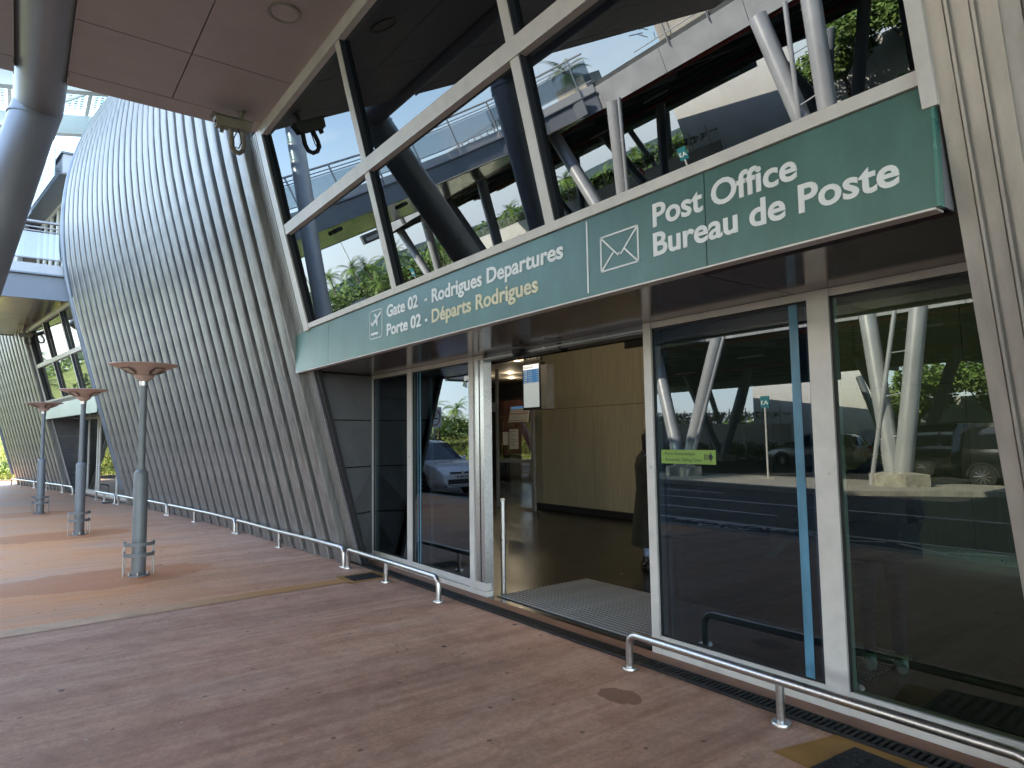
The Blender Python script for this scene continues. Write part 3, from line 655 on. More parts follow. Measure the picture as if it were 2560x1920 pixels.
for y in (.27, -.17, -2.58, -3.02):
    obj('slot_end_plate', MB().box(-8.01, -7.76, y - .004, y + .004, ZC - .03, ZC + .2), M_CREAM, CN)
    obj('slot_trim', MB().box(-7.70, 5.7, y - .0035, y + .0035, ZC - .004, ZC + .06), M_CREAM, CN)
obj('canopy_deck', MB().box(-7.99, 5.7, -8.2, 2.1, 5.78, 5.92), M_GIRD, CN)
obj('canopy_backing', MB().box(-7.69, 5.7, -8.2, .26, ZC + .28, ZC + .30).box(-7.69, 5.7, .265, 2.1, ZC + .12, ZC + .14), M_DARK, CN)
obj('end_fascia', MB().box(-8.012, -8.0, -8.2, -3.03, ZC, 5.9).box(-8.012, -8.0, -2.57, -.18, ZC, 5.9).box(-8.012, -8.0, .28, 2.28, ZC, 5.9), M_STEELL, CN)
for i, (lx, ly) in enumerate(LIGHTS):
    d = obj('downlight', MB().lathe([(.142, -.001), (.142, -.012), (.118, -.014), (.112, -.004), (.112, -.002)], (lx, ly, ZC), 32), M_HOUS, CN, True)
    obj('lens', MB().lathe([(.0, -.006), (.112, -.005)], (lx, ly, ZC), 28), mat('frosted lens', (.62, .55, .52), .5), d)

# tubular frames that carry the canopy
def frame_tube(y, base_y, label):
    t = thing('canopy_column', label, 'column', (-8.95, base_y, 0))
    obj('ceiling_beam', MB().tube([(5.5, y, 5.41), (-8.95, y, 5.41), (-8.97, y + (base_y - y) * .06, 5.12)], .238, 32), M_STEEL, t, True)
    obj('leg', MB().tube([(-8.945, y + (base_y - y) * .02, 5.34), (-8.95, base_y, 0)], .232, 32), M_STEEL, t, True)
    obj('weld_ring', MB().tube([(-8.947, y + (base_y - y) * .045, 5.235), (-8.9475, y + (base_y - y) * .05, 5.21)], .240, 32), M_STEEL, t, True)
    return t
frame_tube(.05, -1.15, 'leaning grey tubular column at the left, bent into the canopy ceiling nearest the wall')
frame_tube(-2.80, -1.72, 'second leaning tubular column, mirrored dark in the middle window, bent into the ceiling further from the wall')

# ---- ceiling camera
CC = thing('security_camera', 'beige security camera on a hooked pipe under the canopy edge, beside the top window corner', 'camera', (-7.57, 1.88, 5.3))
obj('flange', MB().lathe([(0, -.02), (.05, -.018), (.055, 0)], (-7.57, 1.88, 5.3), 20), M_HOUS, CC, True)
pp = [(-7.57, 1.88, 5.30), (-7.57, 1.88, 5.0)] + [(-7.57, 1.88 - .07 + .07 * math.cos(a), 5.0 - .09 * math.sin(a)) for a in [R(d) for d in range(20, 181, 20)]] + [(-7.57, 1.74, 5.02)]
pp = [(-7.57, 1.88, 5.30), (-7.58, 1.89, 5.15), (-7.62, 1.93, 4.95), (-7.63, 1.92, 4.87), (-7.62, 1.88, 4.83), (-7.60, 1.83, 4.83), (-7.58, 1.79, 4.87), (-7.575, 1.78, 4.93), (-7.575, 1.78, 5.06)]
obj('bracket_pipe', MB().tube(pp, .027, 14), M_HOUS, CC, True)
hs = obj('housing', MB().hexa([(-7.63, 1.62, 5.06), (-7.52, 1.62, 5.06), (-7.52, 1.97, 5.07), (-7.63, 1.97, 5.07)], [(-7.64, 1.60, 5.16), (-7.51, 1.60, 5.16), (-7.51, 1.99, 5.17), (-7.64, 1.99, 5.17)]), M_HOUS, CC)
obj('sun_shield', MB().box(-7.655, -7.495, 1.56, 2.0, 5.172, 5.182), M_HOUS, hs)
obj('lens_window', MB().box(-7.615, -7.535, 1.607, 1.612, 5.075, 5.15), M_CARGL, hs); obj('illuminator', MB().box(-7.60, -7.55, 1.66, 1.70, 5.01, 5.058), M_HOUS, hs)
cb = [(-7.52, 1.84, 5.06), (-7.50, 1.86, 4.98), (-7.50, 1.87, 4.90), (-7.52, 1.85, 4.84), (-7.55, 1.81, 4.86), (-7.54, 1.80, 4.95), (-7.53, 1.83, 5.03)]
obj('cable', MB().tube(cb, .007, 8), M_BLACK, CC, True)
C2 = copy_tree(CC, (-26.1, .15, 5.25), 0, 'small security camera under the far bridge, above the second entrance sign')

# ================================================================== LAMP POSTS
LP = thing('bollard_lamp', 'nearest lamp post with a wide salmon dish head, largest of the three', 'lamp', (0, 0, 0), 'dish lamps along the pavement')
obj('lower_tube', MB().lathe([(.079, 0), (.079, 1.22), (.07, 1.25), (.046, 1.27), (.042, 1.27)], n=32), M_POST, LP, True)
obj('upper_tube', MB().lathe([(.041, 1.265), (.041, 2.33), (.046, 2.33), (.046, 2.36)], n=24), M_POST, LP, True)
obj('collar', MB().lathe([(.0485, 2.30), (.0485, 2.352), (.0, 2.352)], n=24), M_INOX, LP, True)
hd_ = obj('dish', MB().lathe([(.05, 2.352), (.06, 2.365), (.105, 2.40), (.118, 2.418), (.10, 2.425), (.17, 2.462), (.275, 2.512), (.385, 2.552), (.382, 2.560), (.25, 2.556), (0, 2.556)], n=48), M_HEAD, LP, True)
for k in range(4):
    a = R(-58 + 90 * k); ca, sa = math.cos(a), math.sin(a)
    def pt(r, z, w, off=.0):
        r += off * .35; z -= off; return (ca * r - sa * w, sa * r + ca * w, z)
    obj('window_recess', MB().quad(pt(.125, 2.437, -.035, .004), pt(.125, 2.437, .035, .004), pt(.19, 2.470, .085, .006), pt(.275, 2.511, .075, .006), pt(.275, 2.511, -.075, .006), pt(.19, 2.470, -.085, .006)), M_HEADD, hd_)
    obj('led_panel', MB().quad(pt(.15, 2.45, -.03, .0085), pt(.15, 2.45, .03, .0085), pt(.262, 2.506, .05, .0095), pt(.262, 2.506, -.05, .0095)), M_LED, hd_)
obj('base_flange', MB().lathe([(.0, .018), (.12, .018), (.12, 0)], n=28), M_POST, LP, True)
A0, A1 = R(-125), R(112)
for z in (.26, .385):
    obj('guard_ring', MB().lathe([(.160, z - .022), (.160, z + .022), (.168, z + .022), (.168, z - .022), (.160, z - .022)], n=36, a0=A0, a1=A1), M_POST, LP, True)
for a in (A0 + .05, R(-97), R(83), A1 - .05):
    x, y = .164 * math.cos(a), .164 * math.sin(a); obj('guard_rod', MB().tube([(x, y, 0), (x, y, .40)], .008, 8), M_INOX, LP, True)
for a in (R(-75), R(62), R(180), R(-10)):
    x, y = .105 * math.cos(a), .105 * math.sin(a); obj('bolt', MB().lathe([(.014, 0), (.014, .035), (0, .035)], (x, y, 0.018), 6), M_INOX, LP)
LP.location = (-9.28, 1.22, 0)
copy_tree(LP, (-14.09, .91, 0), R(14), 'second lamp post with a salmon dish head, standing between the nearest and the farthest one')
copy_tree(LP, (-18.9, .45, 0), R(-10), 'farthest and smallest of the three dish lamp posts')

# ================================================================== LOW RAILS
def rail(x0, x1, mids, label):
    def Y(x): return yb(x) - (.15 if x > -4 else .22 if x > -10 else .25)
    t = thing('low_rail', label, 'rail', (x0, Y(x0), 0), 'low steel rails along the facade')
    r = .07; H = .262 - .027; path = [(x0, Y(x0), .0), (x0, Y(x0), H - r)]
    path += [(x0 + r - r * math.cos(a), Y(x0), H - r + r * math.sin(a)) for a in (R(30), R(60))]
    n = max(2, int((x1 - x0) / 1.0)); path += [(x0 + r + (x1 - x0 - 2 * r) * i / n, Y(x0 + r + (x1 - x0 - 2 * r) * i / n), H) for i in range(n + 1)]
    path += [(x1 - r + r * math.sin(a), Y(x1), H - r + r * math.cos(a)) for a in (R(30), R(60))] + [(x1, Y(x1), H - r), (x1, Y(x1), 0)]
    obj('bar', MB().tube(path, .0265, 20), M_INOX, t, True)
    for x in mids: obj('post', MB().tube([(x, Y(x), 0), (x, Y(x), H - .02)], .024, 16), M_INOX, t, True)
    for x in [x0, x1] + mids: obj('flange', MB().lathe([(.0, .018), (.05, .018), (.053, .014), (.053, 0)], (x, Y(x), 0), 24), M_INOX, t, True)
    return t
rail(-3.31, -1.02, [-2.18], 'shiny low steel rail in front of the right glass panes, nearest the camera')
rail(-8.00, -5.79, [-6.95], 'low steel rail beside the drain cover, left of the open doorway')
rail(-12.22, -8.12, [-10.26], 'low steel rail against the ribbed wall, directly behind the nearest lamp post side')
rail(-16.30, -12.36, [-14.63], 'low steel rail against the ribbed wall, second stretch from the near entrance')
rail(-20.12, -16.44, [-18.4], 'low steel rail ending at the far corner of the big ribbed wall')
rail(-22.32, -20.45, [-21.47], 'short low rail in front of the second entrance glass')
rail(-26.45, -25.2, [], 'short low rail behind the middle lamp post, left of the second entrance')
rail(-29.95, -26.58, [-28.4], 'low rail along the far ribbed wall, right hand stretch')
rail(-33.45, -30.08, [-32.0], 'farthest low rail at the end of the pavement, left edge')

# ================================================================== DRAIN, COVERS
DR = obj('drain_channel', MB().box(-8.5, 2, 3.535, 3.66, -.08, -.02), M_DARK); DR['kind'] = 'structure'
struct('drain_bed', MB().quad((-8.4, 3.53, .003), (2, 3.53, .003), (2, 3.665, .003), (-8.4, 3.665, .003)), M_DARK)
struct('door_threshold', MB().box(-8.3, -.7, 3.70, 3.82, -.02, .006), mat('terracotta threshold', (.30, .145, .09), .6, 0, .15, 3, .3, 40))
gm = MB()
for i in range(14):
    x = i * .036; gm.box(x, x + .02, .012, .118, .006, .016)
gm.box(0, .5, 0, .012, .004, .018); gm.box(0, .5, .118, .130, .004, .018)
gr0 = obj('drain_grate', gm, M_IRON, DR); gr0.location = (-.9, 3.532, 0)
for i in range(1, 16): part_copy(gr0, (-.9 - .503 * i, 3.532, 0 + (.002 if i % 3 else .0045)), 0, DR)
bb = MB()
x = -8.45
k = 0
while x > -33.5:
    x2 = x - 1.0; bb.quad((x2, yb(x2) - .10, .0035), (x, yb(x) - .10, .0035), (x, yb(x) + .05, .0035), (x2, yb(x2) + .05, .0035)); x = x2
struct('wall_base_channel', bb, M_IRON)
gv = MB()
for i in range(900):
    x = -8.5 - random.random() * 12; r = random.uniform(.008, .028); y = yb(x) - random.uniform(-.03, .09); z = .004
    vs = [(x + r * math.cos(a) * random.uniform(.7, 1.2), y + r * math.sin(a) * random.uniform(.6, 1.1), z) for a in (0, 1.2, 2.4, 3.6, 4.9)] + [(x, y, z + r * .7)]
    gv.add(vs, [(0, 1, 5), (1, 2, 5), (2, 3, 5), (3, 4, 5), (4, 0, 5)])
o = obj('gravel', gv, M_CONC); o['kind'] = 'stuff'
def cover(c, w, d, rz, label, chq=False):
    t = thing('drain_cover', label, 'drain cover', (c[0], c[1], .004))
    fr = MB().box(-w / 2, w / 2, -d / 2, d / 2, .001, .006)
    o = obj('frame', MB().box(c[0] - w / 2, c[0] + w / 2, c[1] - d / 2, c[1] + d / 2, .005, .010), M_IRON, t)
    g = MB()
    if not chq:
        n = 8
        for i in range(n):
            for j in range(7):
                x = c[0] - w / 2 + .02 + (w - .04) * i / n; y = c[1] - d / 2 + .02 + (d - .04) * j / 7
                g.box(x, x + (w - .04) / n * .62, y, y + (d - .04) / 7 * .6, .0102, .016)
    else:
        for i in range(9):
            for j in range(14):
                x = c[0] - w / 2 + .03 + (w - .05) * i / 9; y = c[1] - d / 2 + .03 + (d - .05) * j / 14; s = .012 if (i + j) % 2 else -.012
                g.hexa([(x, y, .0102), (x + .024, y + s, .0102), (x + .024, y + s + .006, .0102), (x, y + .006, .0102)], [(x, y, .0145), (x + .024, y + s, .0145), (x + .024, y + s + .006, .0145), (x, y + .006, .0145)])
    o2 = obj('grid', g, M_IRON, t); t.rotation_euler = (0, 0, rz); return t
struct('ochre_surround', MB().quad((-7.60, 3.03, .0045), (-7.13, 3.01, .0045), (-7.15, 3.53, .0045), (-7.62, 3.53, .0045)), M_OCHRE)
cover((-7.37, 3.28), .30, .36, 0, 'small black drain cover in an orange patch beside the low rail')
struct('ochre_surround', MB().quad((-2.03, 3.10, .0045), (-1.0, 3.02, .0045), (-1.0, 3.53, .0045), (-1.93, 3.53, .0045)), M_OCHRE)
cover((-1.50, 3.22), .62, .44, R(-4), 'large black chequered manhole cover in an orange patch at the bottom right', True)
obj('drain_cover_far', MB().box(-21.2, -20.7, 1.85, 2.08, .002, .01), M_IRON); tag(bpy.data.objects['drain_cover_far'], 'small dark drain cover before the second entrance rail', 'drain cover'); bpy.data.objects['drain_cover_far'].name = 'drain_cover'

# ================================================================== INTERIOR
struct('interior_floor', MB().quad((-30, 3.83, .001), (9, 3.83, .001), (9, 18, .001), (-30, 18, .001)), M_FLOOR)
IR = thing('interior_wall', 'beige wood panelled wall seen through the open doorway', 'wall', (-5, 9.4, 0))
xs = [-11.8, -10.47, -9.91, -8.58, -7.25, -5.92, -4.58, -3.25, -1.92, -.6, .8, 2.2, 3.6]
for a, b in zip(xs[:-1], xs[1:]):
    obj('wall_panel', MB().box(a + .004, b - .004, 9.4, 9.42, .13, 2.195), M_IWALL, IR); obj('wall_panel', MB().box(a + .004, b - .004, 9.4, 9.42, 2.205, 3.6), M_IWALL, IR)
obj('skirting', MB().box(-11.8, -6, 9.385, 9.40, 0, .13), M_BLACK, IR); obj('skirting', MB().box(-6, 3.6, 9.385, 9.40, 0, .13), M_INOX, IR)
obj('wall_core', MB().box(-11.8, 3.6, 9.422, 9.6, 0, 3.7), M_DARK, IR)
struct('interior_ceiling', MB().quad((-30, 3.95, 3.62), (9, 3.95, 3.62), (9, 18, 3.62), (-30, 18, 3.62)).quad((-8.4, 3.95, 2.46), (-.6, 3.95, 2.46), (-.6, 3.95, 3.62), (-8.4, 3.95, 3.62)), M_ICEIL)
CU = thing('curtain', 'dark red curtain hanging at the back of the hall', 'curtain', (-15, 15, 1.5))
g = MB(); n = 90
for i in range(n + 1):
    x = -21 + 9 * i / n; y = 15 + .09 * math.sin(i * 1.9) + .04 * math.sin(i * 4.1); g.v += [(x, y, 0.9), (x, y, 3.0)]
for i in range(n): g.f.append((2 * i, 2 * i + 2, 2 * i + 3, 2 * i + 1))
obj('drape', g, M_CURT, CU, True); obj('curtain_rod', MB().tube([(-21, 14.9, 3.03), (-12, 14.9, 3.03)], .02, 8), M_TRACK, CU)
struct('interior_back_wall', MB().quad((-30, 15.4, 0), (9, 15.4, 0), (9, 15.4, 3.62), (-30, 15.4, 3.62)).quad((-30, 3.9, 0), (-30, 15.4, 0), (-30, 15.4, 3.62), (-30, 3.9, 3.62)), M_DARK)
for i, (x, y) in enumerate([(-13.9, 10.5), (-16.8, 12.4), (-18.2, 13.5), (-18.05, 12.3), (-9.8, 6.4), (-5.5, 6.6), (-7.6, 5.4), (-1.4, 7.0)]):  # later half: unseen lamps, added to brighten the panelled wall
    lab = ['round lit downlight nearest the hanging screen', 'lit downlight below left of the nearest one', 'lowest lit downlight above the red curtain', 'lit downlight at the door frame edge'][i] if i < 4 else ['lit downlight behind the left glass panes', 'lit downlight above the doorway middle', 'lit downlight before the panelled wall left', 'lit downlight behind the right hand pane'][i - 4]
    t = thing('ceiling_downlight', lab, 'downlight', (x, y, 3.61), 'downlights in the hall ceiling')
    obj('rim', MB().lathe([(.10, .0), (.10, -.012), (.085, -.012)], (x, y, 3.615), 20), M_HOUS, t); obj('lamp', MB().lathe([(0, -.006), (.085, -.006)], (x, y, 3.612), 20), M_GLOW, t)
    ld_ = bpy.data.lights.new('downlight_beam', 'POINT'); ld_.energy = 4.2 if 4 <= i else 2.4; ld_.color = (1, .90, .70); ld_.shadow_soft_size = .08
    lo = bpy.data.objects.new('downlight_beam', ld_); COL.objects.link(lo); lo.location = (0, 0, -.12); lo.parent = t
# departures screen on the wall
SC = thing('departures_screen', 'tall departures screen on the panelled wall, blue flight list on top', 'screen', (-8.9, 7, 2.1))
obj('casing', MB().box(-9.12, -8.62, 7.0, 7.10, 2.06, 2.86), M_BLACK, SC)
obj('display', MB().box(-9.085, -8.665, 6.994, 6.999, 2.10, 2.83), M_SCR, SC); obj('flight_list', MB().box(-9.085, -8.665, 6.990, 6.9935, 2.52, 2.745), M_SCRB, SC)
obj('header', MB().box(-9.085, -8.665, 6.990, 6.9935, 2.75, 2.83), M_SCRW, SC); text('lettering', 'Departures', M_BLACK, -9.07, 2.77, .06, 6.989, SC, 0, .26, depth=.0005)
g = MB()
for i in range(6):
    z = 2.715 - i * .036; g.box(-9.06, -8.98, 6.988, 6.9895, z - .008, z + .008); g.box(-8.95, -8.84, 6.988, 6.9895, z - .004, z + .004); g.box(-8.72, -8.68, 6.988, 6.9895, z - .004, z + .004)
obj('flight_rows', g, M_WHITE, SC); obj('mounting_column', MB().box(-8.615, -8.47, 7.0, 7.16, 2.06, 2.8), M_GREYP, SC)
HS = thing('hanging_sign', 'small black flight departures sign above the screen', 'sign', (-8.9, 7, 2.9)); obj('board', MB().box(-9.08, -8.62, 7.0, 7.04, 2.88, 3.06), M_BLACK, HS)
text('lettering', 'Flight Departures', M_WHITE, -9.0, 2.985, .05, 6.998, HS, 0, .36, depth=.0005); text('lettering', 'Vols Départs', M_WHITE, -9.0, 2.92, .05, 6.998, HS, 0, .27, depth=.0005); obj('rod', MB().tube([(-8.85, 7.02, 3.06), (-8.85, 7.02, 3.61)], .01, 6), M_TRACK, HS)
HX = thing('hanging_sign', 'black exit sign with white Hindi lettering at the top right of the doorway', 'sign', (-4.6, 5.6, 2.6)); obj('board', MB().box(-5.35, -4.2, 5.6, 5.64, 2.60, 2.92), M_BLACK, HX)
g = MB()
def stroke(p, q, w=.013): line2(g, p, q, w, 5.598)
bx = -4.99; bz = 2.655
stroke((bx, bz + .12), (bx + .40, bz + .12))
for dx in (0.04, .17, .23, .33, .39): stroke((bx + dx, bz + .12), (bx + dx, bz))
stroke((bx + .03, bz + .13), (bx - .02, bz + .17)); stroke((bx - .02, bz + .17), (bx - .04, bz + .12)); stroke((bx + .10, bz + .07), (bx + .17, bz + .07)); stroke((bx + .10, bz + .07), (bx + .11, bz + .03)); stroke((bx + .24, bz + .08), (bx + .31, bz + .06)); stroke((bx + .31, bz + .06), (bx + .28, bz + .02)); stroke((bx + .23, bz + .05), (bx + .19, bz + .03)); stroke((bx + .34, bz + .06), (bx + .39, bz + .06)); stroke((bx + .35, bz + .06), (bx + .36, bz + .0))
obj('lettering', g, M_WHITE, HX)
# glass partition with posters and a counter
PT = thing('glass_partition', 'grey framed glass partition with notices at the left of the hall', 'partition', (-12, 9, 0))
obj('frame', MB().box(-12.75, -12.69, 8.97, 9.03, 0, 3.2).box(-11.42, -11.34, 8.97, 9.03, 0, 2.3).box(-12.69, -11.42, 8.98, 9.02, 1.02, 1.10).box(-14.2, -12.75, 8.97, 9.03, 2.2, 2.42).box(-13.3, -13.22, 8.97, 9.03, 0, 2.2), M_GREYP, PT)
obj('pane', MB().quad((-12.69, 9, .05), (-11.42, 9, .05), (-11.42, 9, 1.02), (-12.69, 9, 1.02)).quad((-12.69, 9, 1.1), (-11.42, 9, 1.1), (-11.42, 9, 2.25), (-12.69, 9, 2.25)), G_ROOM, PT)
o = obj('notice', MB().box(-12.49, -12.29, 8.985, 8.99, 1.42, 1.72), M_PAPER, PT)
o = obj('notice', MB().box(-12.23, -11.90, 8.985, 8.99, 1.33, 1.78), M_PAPER, PT)
g = MB()
for i, w in enumerate((.20, .12, .22, .10, .18, .24, .14, .20)): g.box(-12.20, -12.20 + w, 8.981, 8.984, 1.72 - i * .045, 1.735 - i * .045)
obj('print', g, M_GREYP, PT)
PB = thing('info_board', 'slanted white notice board with red lines hanging behind the partition', 'board', (-11.6, 9, 1.95))
obj('sheet', MB().hexa([(-12.15, 8.9, 1.93), (-11.45, 8.9, 1.93), (-11.45, 8.93, 1.93), (-12.15, 8.93, 1.93)], [(-12.05, 8.9, 2.28), (-11.38, 8.9, 2.28), (-11.38, 8.93, 2.28), (-12.05, 8.93, 2.28)]), M_PAPER, PB)
obj('red_line', MB().box(-12.08, -11.42, 8.894, 8.899, 2.11, 2.128).box(-12.12, -11.45, 8.894, 8.899, 1.96, 1.972), M_PINK, PB); obj('blue_header', MB().box(-12.03, -11.40, 8.894, 8.899, 2.23, 2.27), M_SCRB, PB)
CT = thing('counter', 'check in counter with small pale boxes behind the glass partition', 'counter', (-13, 11.5, 0))
obj('body', MB().box(-15.5, -12.2, 11.4, 12.1, 0, 1.05), M_IWALL, CT); obj('top', MB().box(-15.6, -12.1, 11.35, 12.15, 1.051, 1.10), M_BLACK, CT)
for x in (-13.0, -12.7, -14.1): obj('monitor', MB().box(x, x + .22, 11.6, 11.64, 1.16, 1.36), M_BLACK, CT)
for x in (-13.4, -12.45): obj('box', MB().box(x, x + .16, 11.5, 11.6, 1.101, 1.3), M_PAPER, CT)
HB = thing('guard_post', 'slim bright steel post standing just inside the doorway', 'post', (-5.65, 4.05, 0))
obj('tube', MB().tube([(-5.65, 4.05, 0), (-5.65, 4.05, .96)], .026, 16), M_INOX, HB, True); obj('cap', MB().lathe([(.027, .94), (.027, .968), (0, .972)], (-5.65, 4.05, 0), 16), M_CREAM, HB, True)
MT = thing('entrance_mat', 'ribbed metal and rubber entrance mat on the floor of the doorway', 'mat', (-4.4, 4.5, 0))
obj('rubber_base', MB().box(-5.60, -2.2, 3.93, 5.18, .002, .006), M_RUBBER, MT)
sl0 = obj('slat', MB().box(-6.1, -2.7, 4.490, 4.510, .006, .016), mat('worn aluminium slat', (.30, .30, .30), .5, .25), MT); sl0.location = (.5, -.55, 0)
for i in range(1, 23): part_copy(sl0, (.5, -.55 + i * .054, 0), 0, MT)
# blue sliver of light signs etc. inside stays dark

# ================================================================== PEOPLE
def skin_mesh(name, joints, edges, m, parent, root=0, sub=2):
    me = bpy.data.meshes.new(name); o0 = Vector(ORG[parent.name]); me.from_pydata([Vector(j[:3]) for j in joints], edges, [])
    o = bpy.data.objects.new(name, me); COL.objects.link(o); o.parent = parent
    md = o.modifiers.new('skin', 'SKIN'); md.use_smooth_shade = True
    for i, v in enumerate(me.skin_vertices[0].data):
        r = joints[i][3]; v.radius = r if isinstance(r, tuple) else (r, r); v.use_root = (i == root)
    o.modifiers.new('sub', 'SUBSURF').levels = sub; o.modifiers['sub'].render_levels = sub
    me.materials.append(m); return o
def person(loc, rz, label, coat=M_COAT, legs=M_JEAN, shoe=M_SHOEK, hair_long=True, skirt=.28, lean=0., arm_fwd=.15, trim=None, H=1.0):
    t = thing('person', label, 'person', loc); t.rotation_euler = (0, 0, rz)
    ORG[t.name] = (0, 0, 0)
    # faces +x locally
    l = lean
    J = [(0, 0, .93, (.125, .155)), (.01 + l * .1, 0, 1.10, (.11, .145)), (.02 + l * .25, 0, 1.28, (.12, .18)), (.01 + l * .35, 0, 1.40, (.08, .13)), (.01 + l * .4, 0, 1.47, .05), (.03 + l * .48, 0, 1.53, .05),
         (0, .09, .84, .095), (.02, .10, .50, .065), (-.01, .10, .10, .045), (0, -.09, .84, .095), (.03, -.10, .50, .065), (.02, -.10, .10, .045),
         (0 + l * .3, .19, 1.38, .062), (-.02 + l * .2, .24, 1.12, .05), (arm_fwd + l * .2, .22, .92, .036), (0 + l * .3, -.19, 1.38, .062), (-.02 + l * .2, -.24, 1.12, .05), (arm_fwd + l * .2, -.22, .92, .036)]
    E = [(0, 1), (1, 2), (2, 3), (3, 4), (4, 5), (0, 6), (6, 7), (7, 8), (0, 9), (9, 10), (10, 11), (3, 12), (12, 13), (13, 14), (3, 15), (15, 16), (16, 17)]
    skin_mesh('body', J, E, legs, t)
    # coat: lathe shell around trunk
    g = MB(); rings = [(skirt, .27, .22), (skirt + .25, .25, .20), (.80, .215, .175), (1.0, .19, .15), (1.15, .20, .155), (1.3, .225, .16), (1.40, .19, .135), (1.46, .10, .09), (1.49, .075, .07)]
    n = 28
    for z, ry_, rx_ in rings:
        for j in range(n):
            a = 2 * math.pi * j / n; w = 1 + .05 * math.sin(a * 5 + z * 3) * (1 if z < 1 else .3)
            g.v.append((rx_ * w * math.cos(a) + max(0, (z - .9)) * l * .8, ry_ * w * math.sin(a), z))
    for i in range(len(rings) - 1):
        for j in range(n): g.f.append((i * n + j, i * n + (j + 1) % n, (i + 1) * n + (j + 1) % n, (i + 1) * n + j))
    obj('coat', g, coat, t, True)
    for s in (1, -1):
        obj('sleeve', MB().tube([(l * .3, s * .17, 1.41), (l * .28 - .01, s * .215, 1.33), (-.02 + l * .2, s * .25, 1.12), (arm_fwd * .9 + l * .2, s * .225, .93)], [.07, .075, .065, .05], 14), coat, t, True)
        hj = [(arm_fwd + .02 + l * .2, s * .22, .90, .03), (arm_fwd + .045 + l * .2, s * .22, .86, .034)]; he = [(0, 1)]
        for q in range(4):
            k = len(hj); y = s * .22 + (q - 1.5) * .017; hj += [(arm_fwd + .055 + l * .2, y, .83, .009), (arm_fwd + .065 + l * .2, y, .80 - .004 * (q % 2), .008)]; he += [(1, k), (k, k + 1)]
        k = len(hj); hj += [(arm_fwd + .08 + l * .2, s * .20, .87, .010), (arm_fwd + .095 + l * .2, s * .195, .845, .009)]; he += [(0, k), (k, k + 1)]
        skin_mesh('hand', hj, he, M_SKIN, t, 0, 1)
        f = MB(); prf = [(-.09, .035, .07), (-.06, .042, .11), (.0, .042, .09), (.07, .046, .065), (.13, .042, .05), (.165, .02, .03)]
        for x, w, h in prf:
            for j in range(10):
                a = 2 * math.pi * j / 10; f.v.append((x + .01, s * .10 + w * math.cos(a), max(.0, h * .5 + h * .55 * math.sin(a)) + .004))
        for i in range(len(prf) - 1):
            for j in range(10): f.f.append((i * 10 + j, i * 10 + (j + 1) % 10, (i + 1) * 10 + (j + 1) % 10, (i + 1) * 10 + j))
        f.f += [tuple(range(10)), tuple(reversed(range(50, 60)))]
        so_ = obj('shoe', f, shoe, t, True)
        obj('shoe_shaft', MB().tube([(-.02, s * .10, .06), (-.02, s * .10, .15 if trim is None else .115)], .044, 12), shoe if trim is None else trim, so_, True)
    hx = .05 + l * .5
    g = MB(); pf = []
    for i in range(13):
        a = -math.pi / 2 + math.pi * i / 12
        for j in range(20):
            b = 2 * math.pi * j / 20; x = .095 * math.cos(a) * math.cos(b); y = .076 * math.cos(a) * math.sin(b); z = .118 * math.sin(a)
            if z < -.03: x = x * (.85 if x > 0 else .7); y *= .78
            if x > .07 and abs(y) < .02 and -.035 < z < .015: x += .022
            if x > .06 and .02 < abs(y) < .045 and -.005 < z < .03: x -= .008
            g.v.append((hx + x, y, 1.625 + z))
    for i in range(12):
        for j in range(20): g.f.append((i * 20 + j, i * 20 + (j + 1) % 20, (i + 1) * 20 + (j + 1) % 20, (i + 1) * 20 + j))
    hdo = obj('head', g, M_SKIN, t, True)
    for s in (1, -1):
        obj('eye', MB().lathe([(0, .008), (.007, .004), (.009, 0)], (0, 0, 0), 8), M_BLACK, hdo).location = (hx + .083, s * .032, 1.63)
        obj('ear', MB().lathe([(.0, -.03), (.012, -.02), (.014, .01), (.008, .03), (0, .034)], (hx - .005, s * .078, 1.62), 8), M_SKIN, hdo, True)
    obj('mouth', MB().box(hx + .076, hx + .083, -.02, .02, 1.572, 1.578), M_PINK, hdo)
    g = MB(); rr = [(1.76, .01), (1.75, .06), (1.72, .092), (1.68, .106), (1.64, .108), (1.60, .10)] + ([(1.50, .10), (1.38, .105), (1.25, .09), (1.18, .05)] if hair_long else [(1.57, .085)])
    for z, r in rr:
        for j in range(21):
            a = R(62 if z < 1.70 else 0) + (2 * math.pi - 2 * R(62 if z < 1.70 else 0)) * j / 20
            g.v.append((hx - .012 + r * math.cos(a), r * .9 * math.sin(a), z))
    for i in range(len(rr) - 1):
        for j in range(20): g.f.append((i * 21 + j, i * 21 + j + 1, (i + 1) * 21 + j + 1, (i + 1) * 21 + j))
    obj('hair', g, M_HAIR, hdo, True)
    t.scale = (H, H, H)
    return t
person((-5.52, 6.12, .002), R(60), 'person in long dark coat, pale jeans and ankle boots, half hidden by right door post', hair_long=True, skirt=.30, H=.95)
person((-2.22, 4.75, .002), R(120), 'person in dark jacket and white sneakers with green trim behind the right pane', coat=M_NAVY, legs=M_JEAND, shoe=M_SHOEW, hair_long=False, skirt=.82, lean=.35, trim=M_SHOEG, H=.92)
person((-3.25, 5.9, .002), R(-150), 'person in dark clothes standing behind the middle pane', coat=M_NAVY, legs=M_JEAND, shoe=M_SHOEK, hair_long=False, skirt=.75, H=1.0)

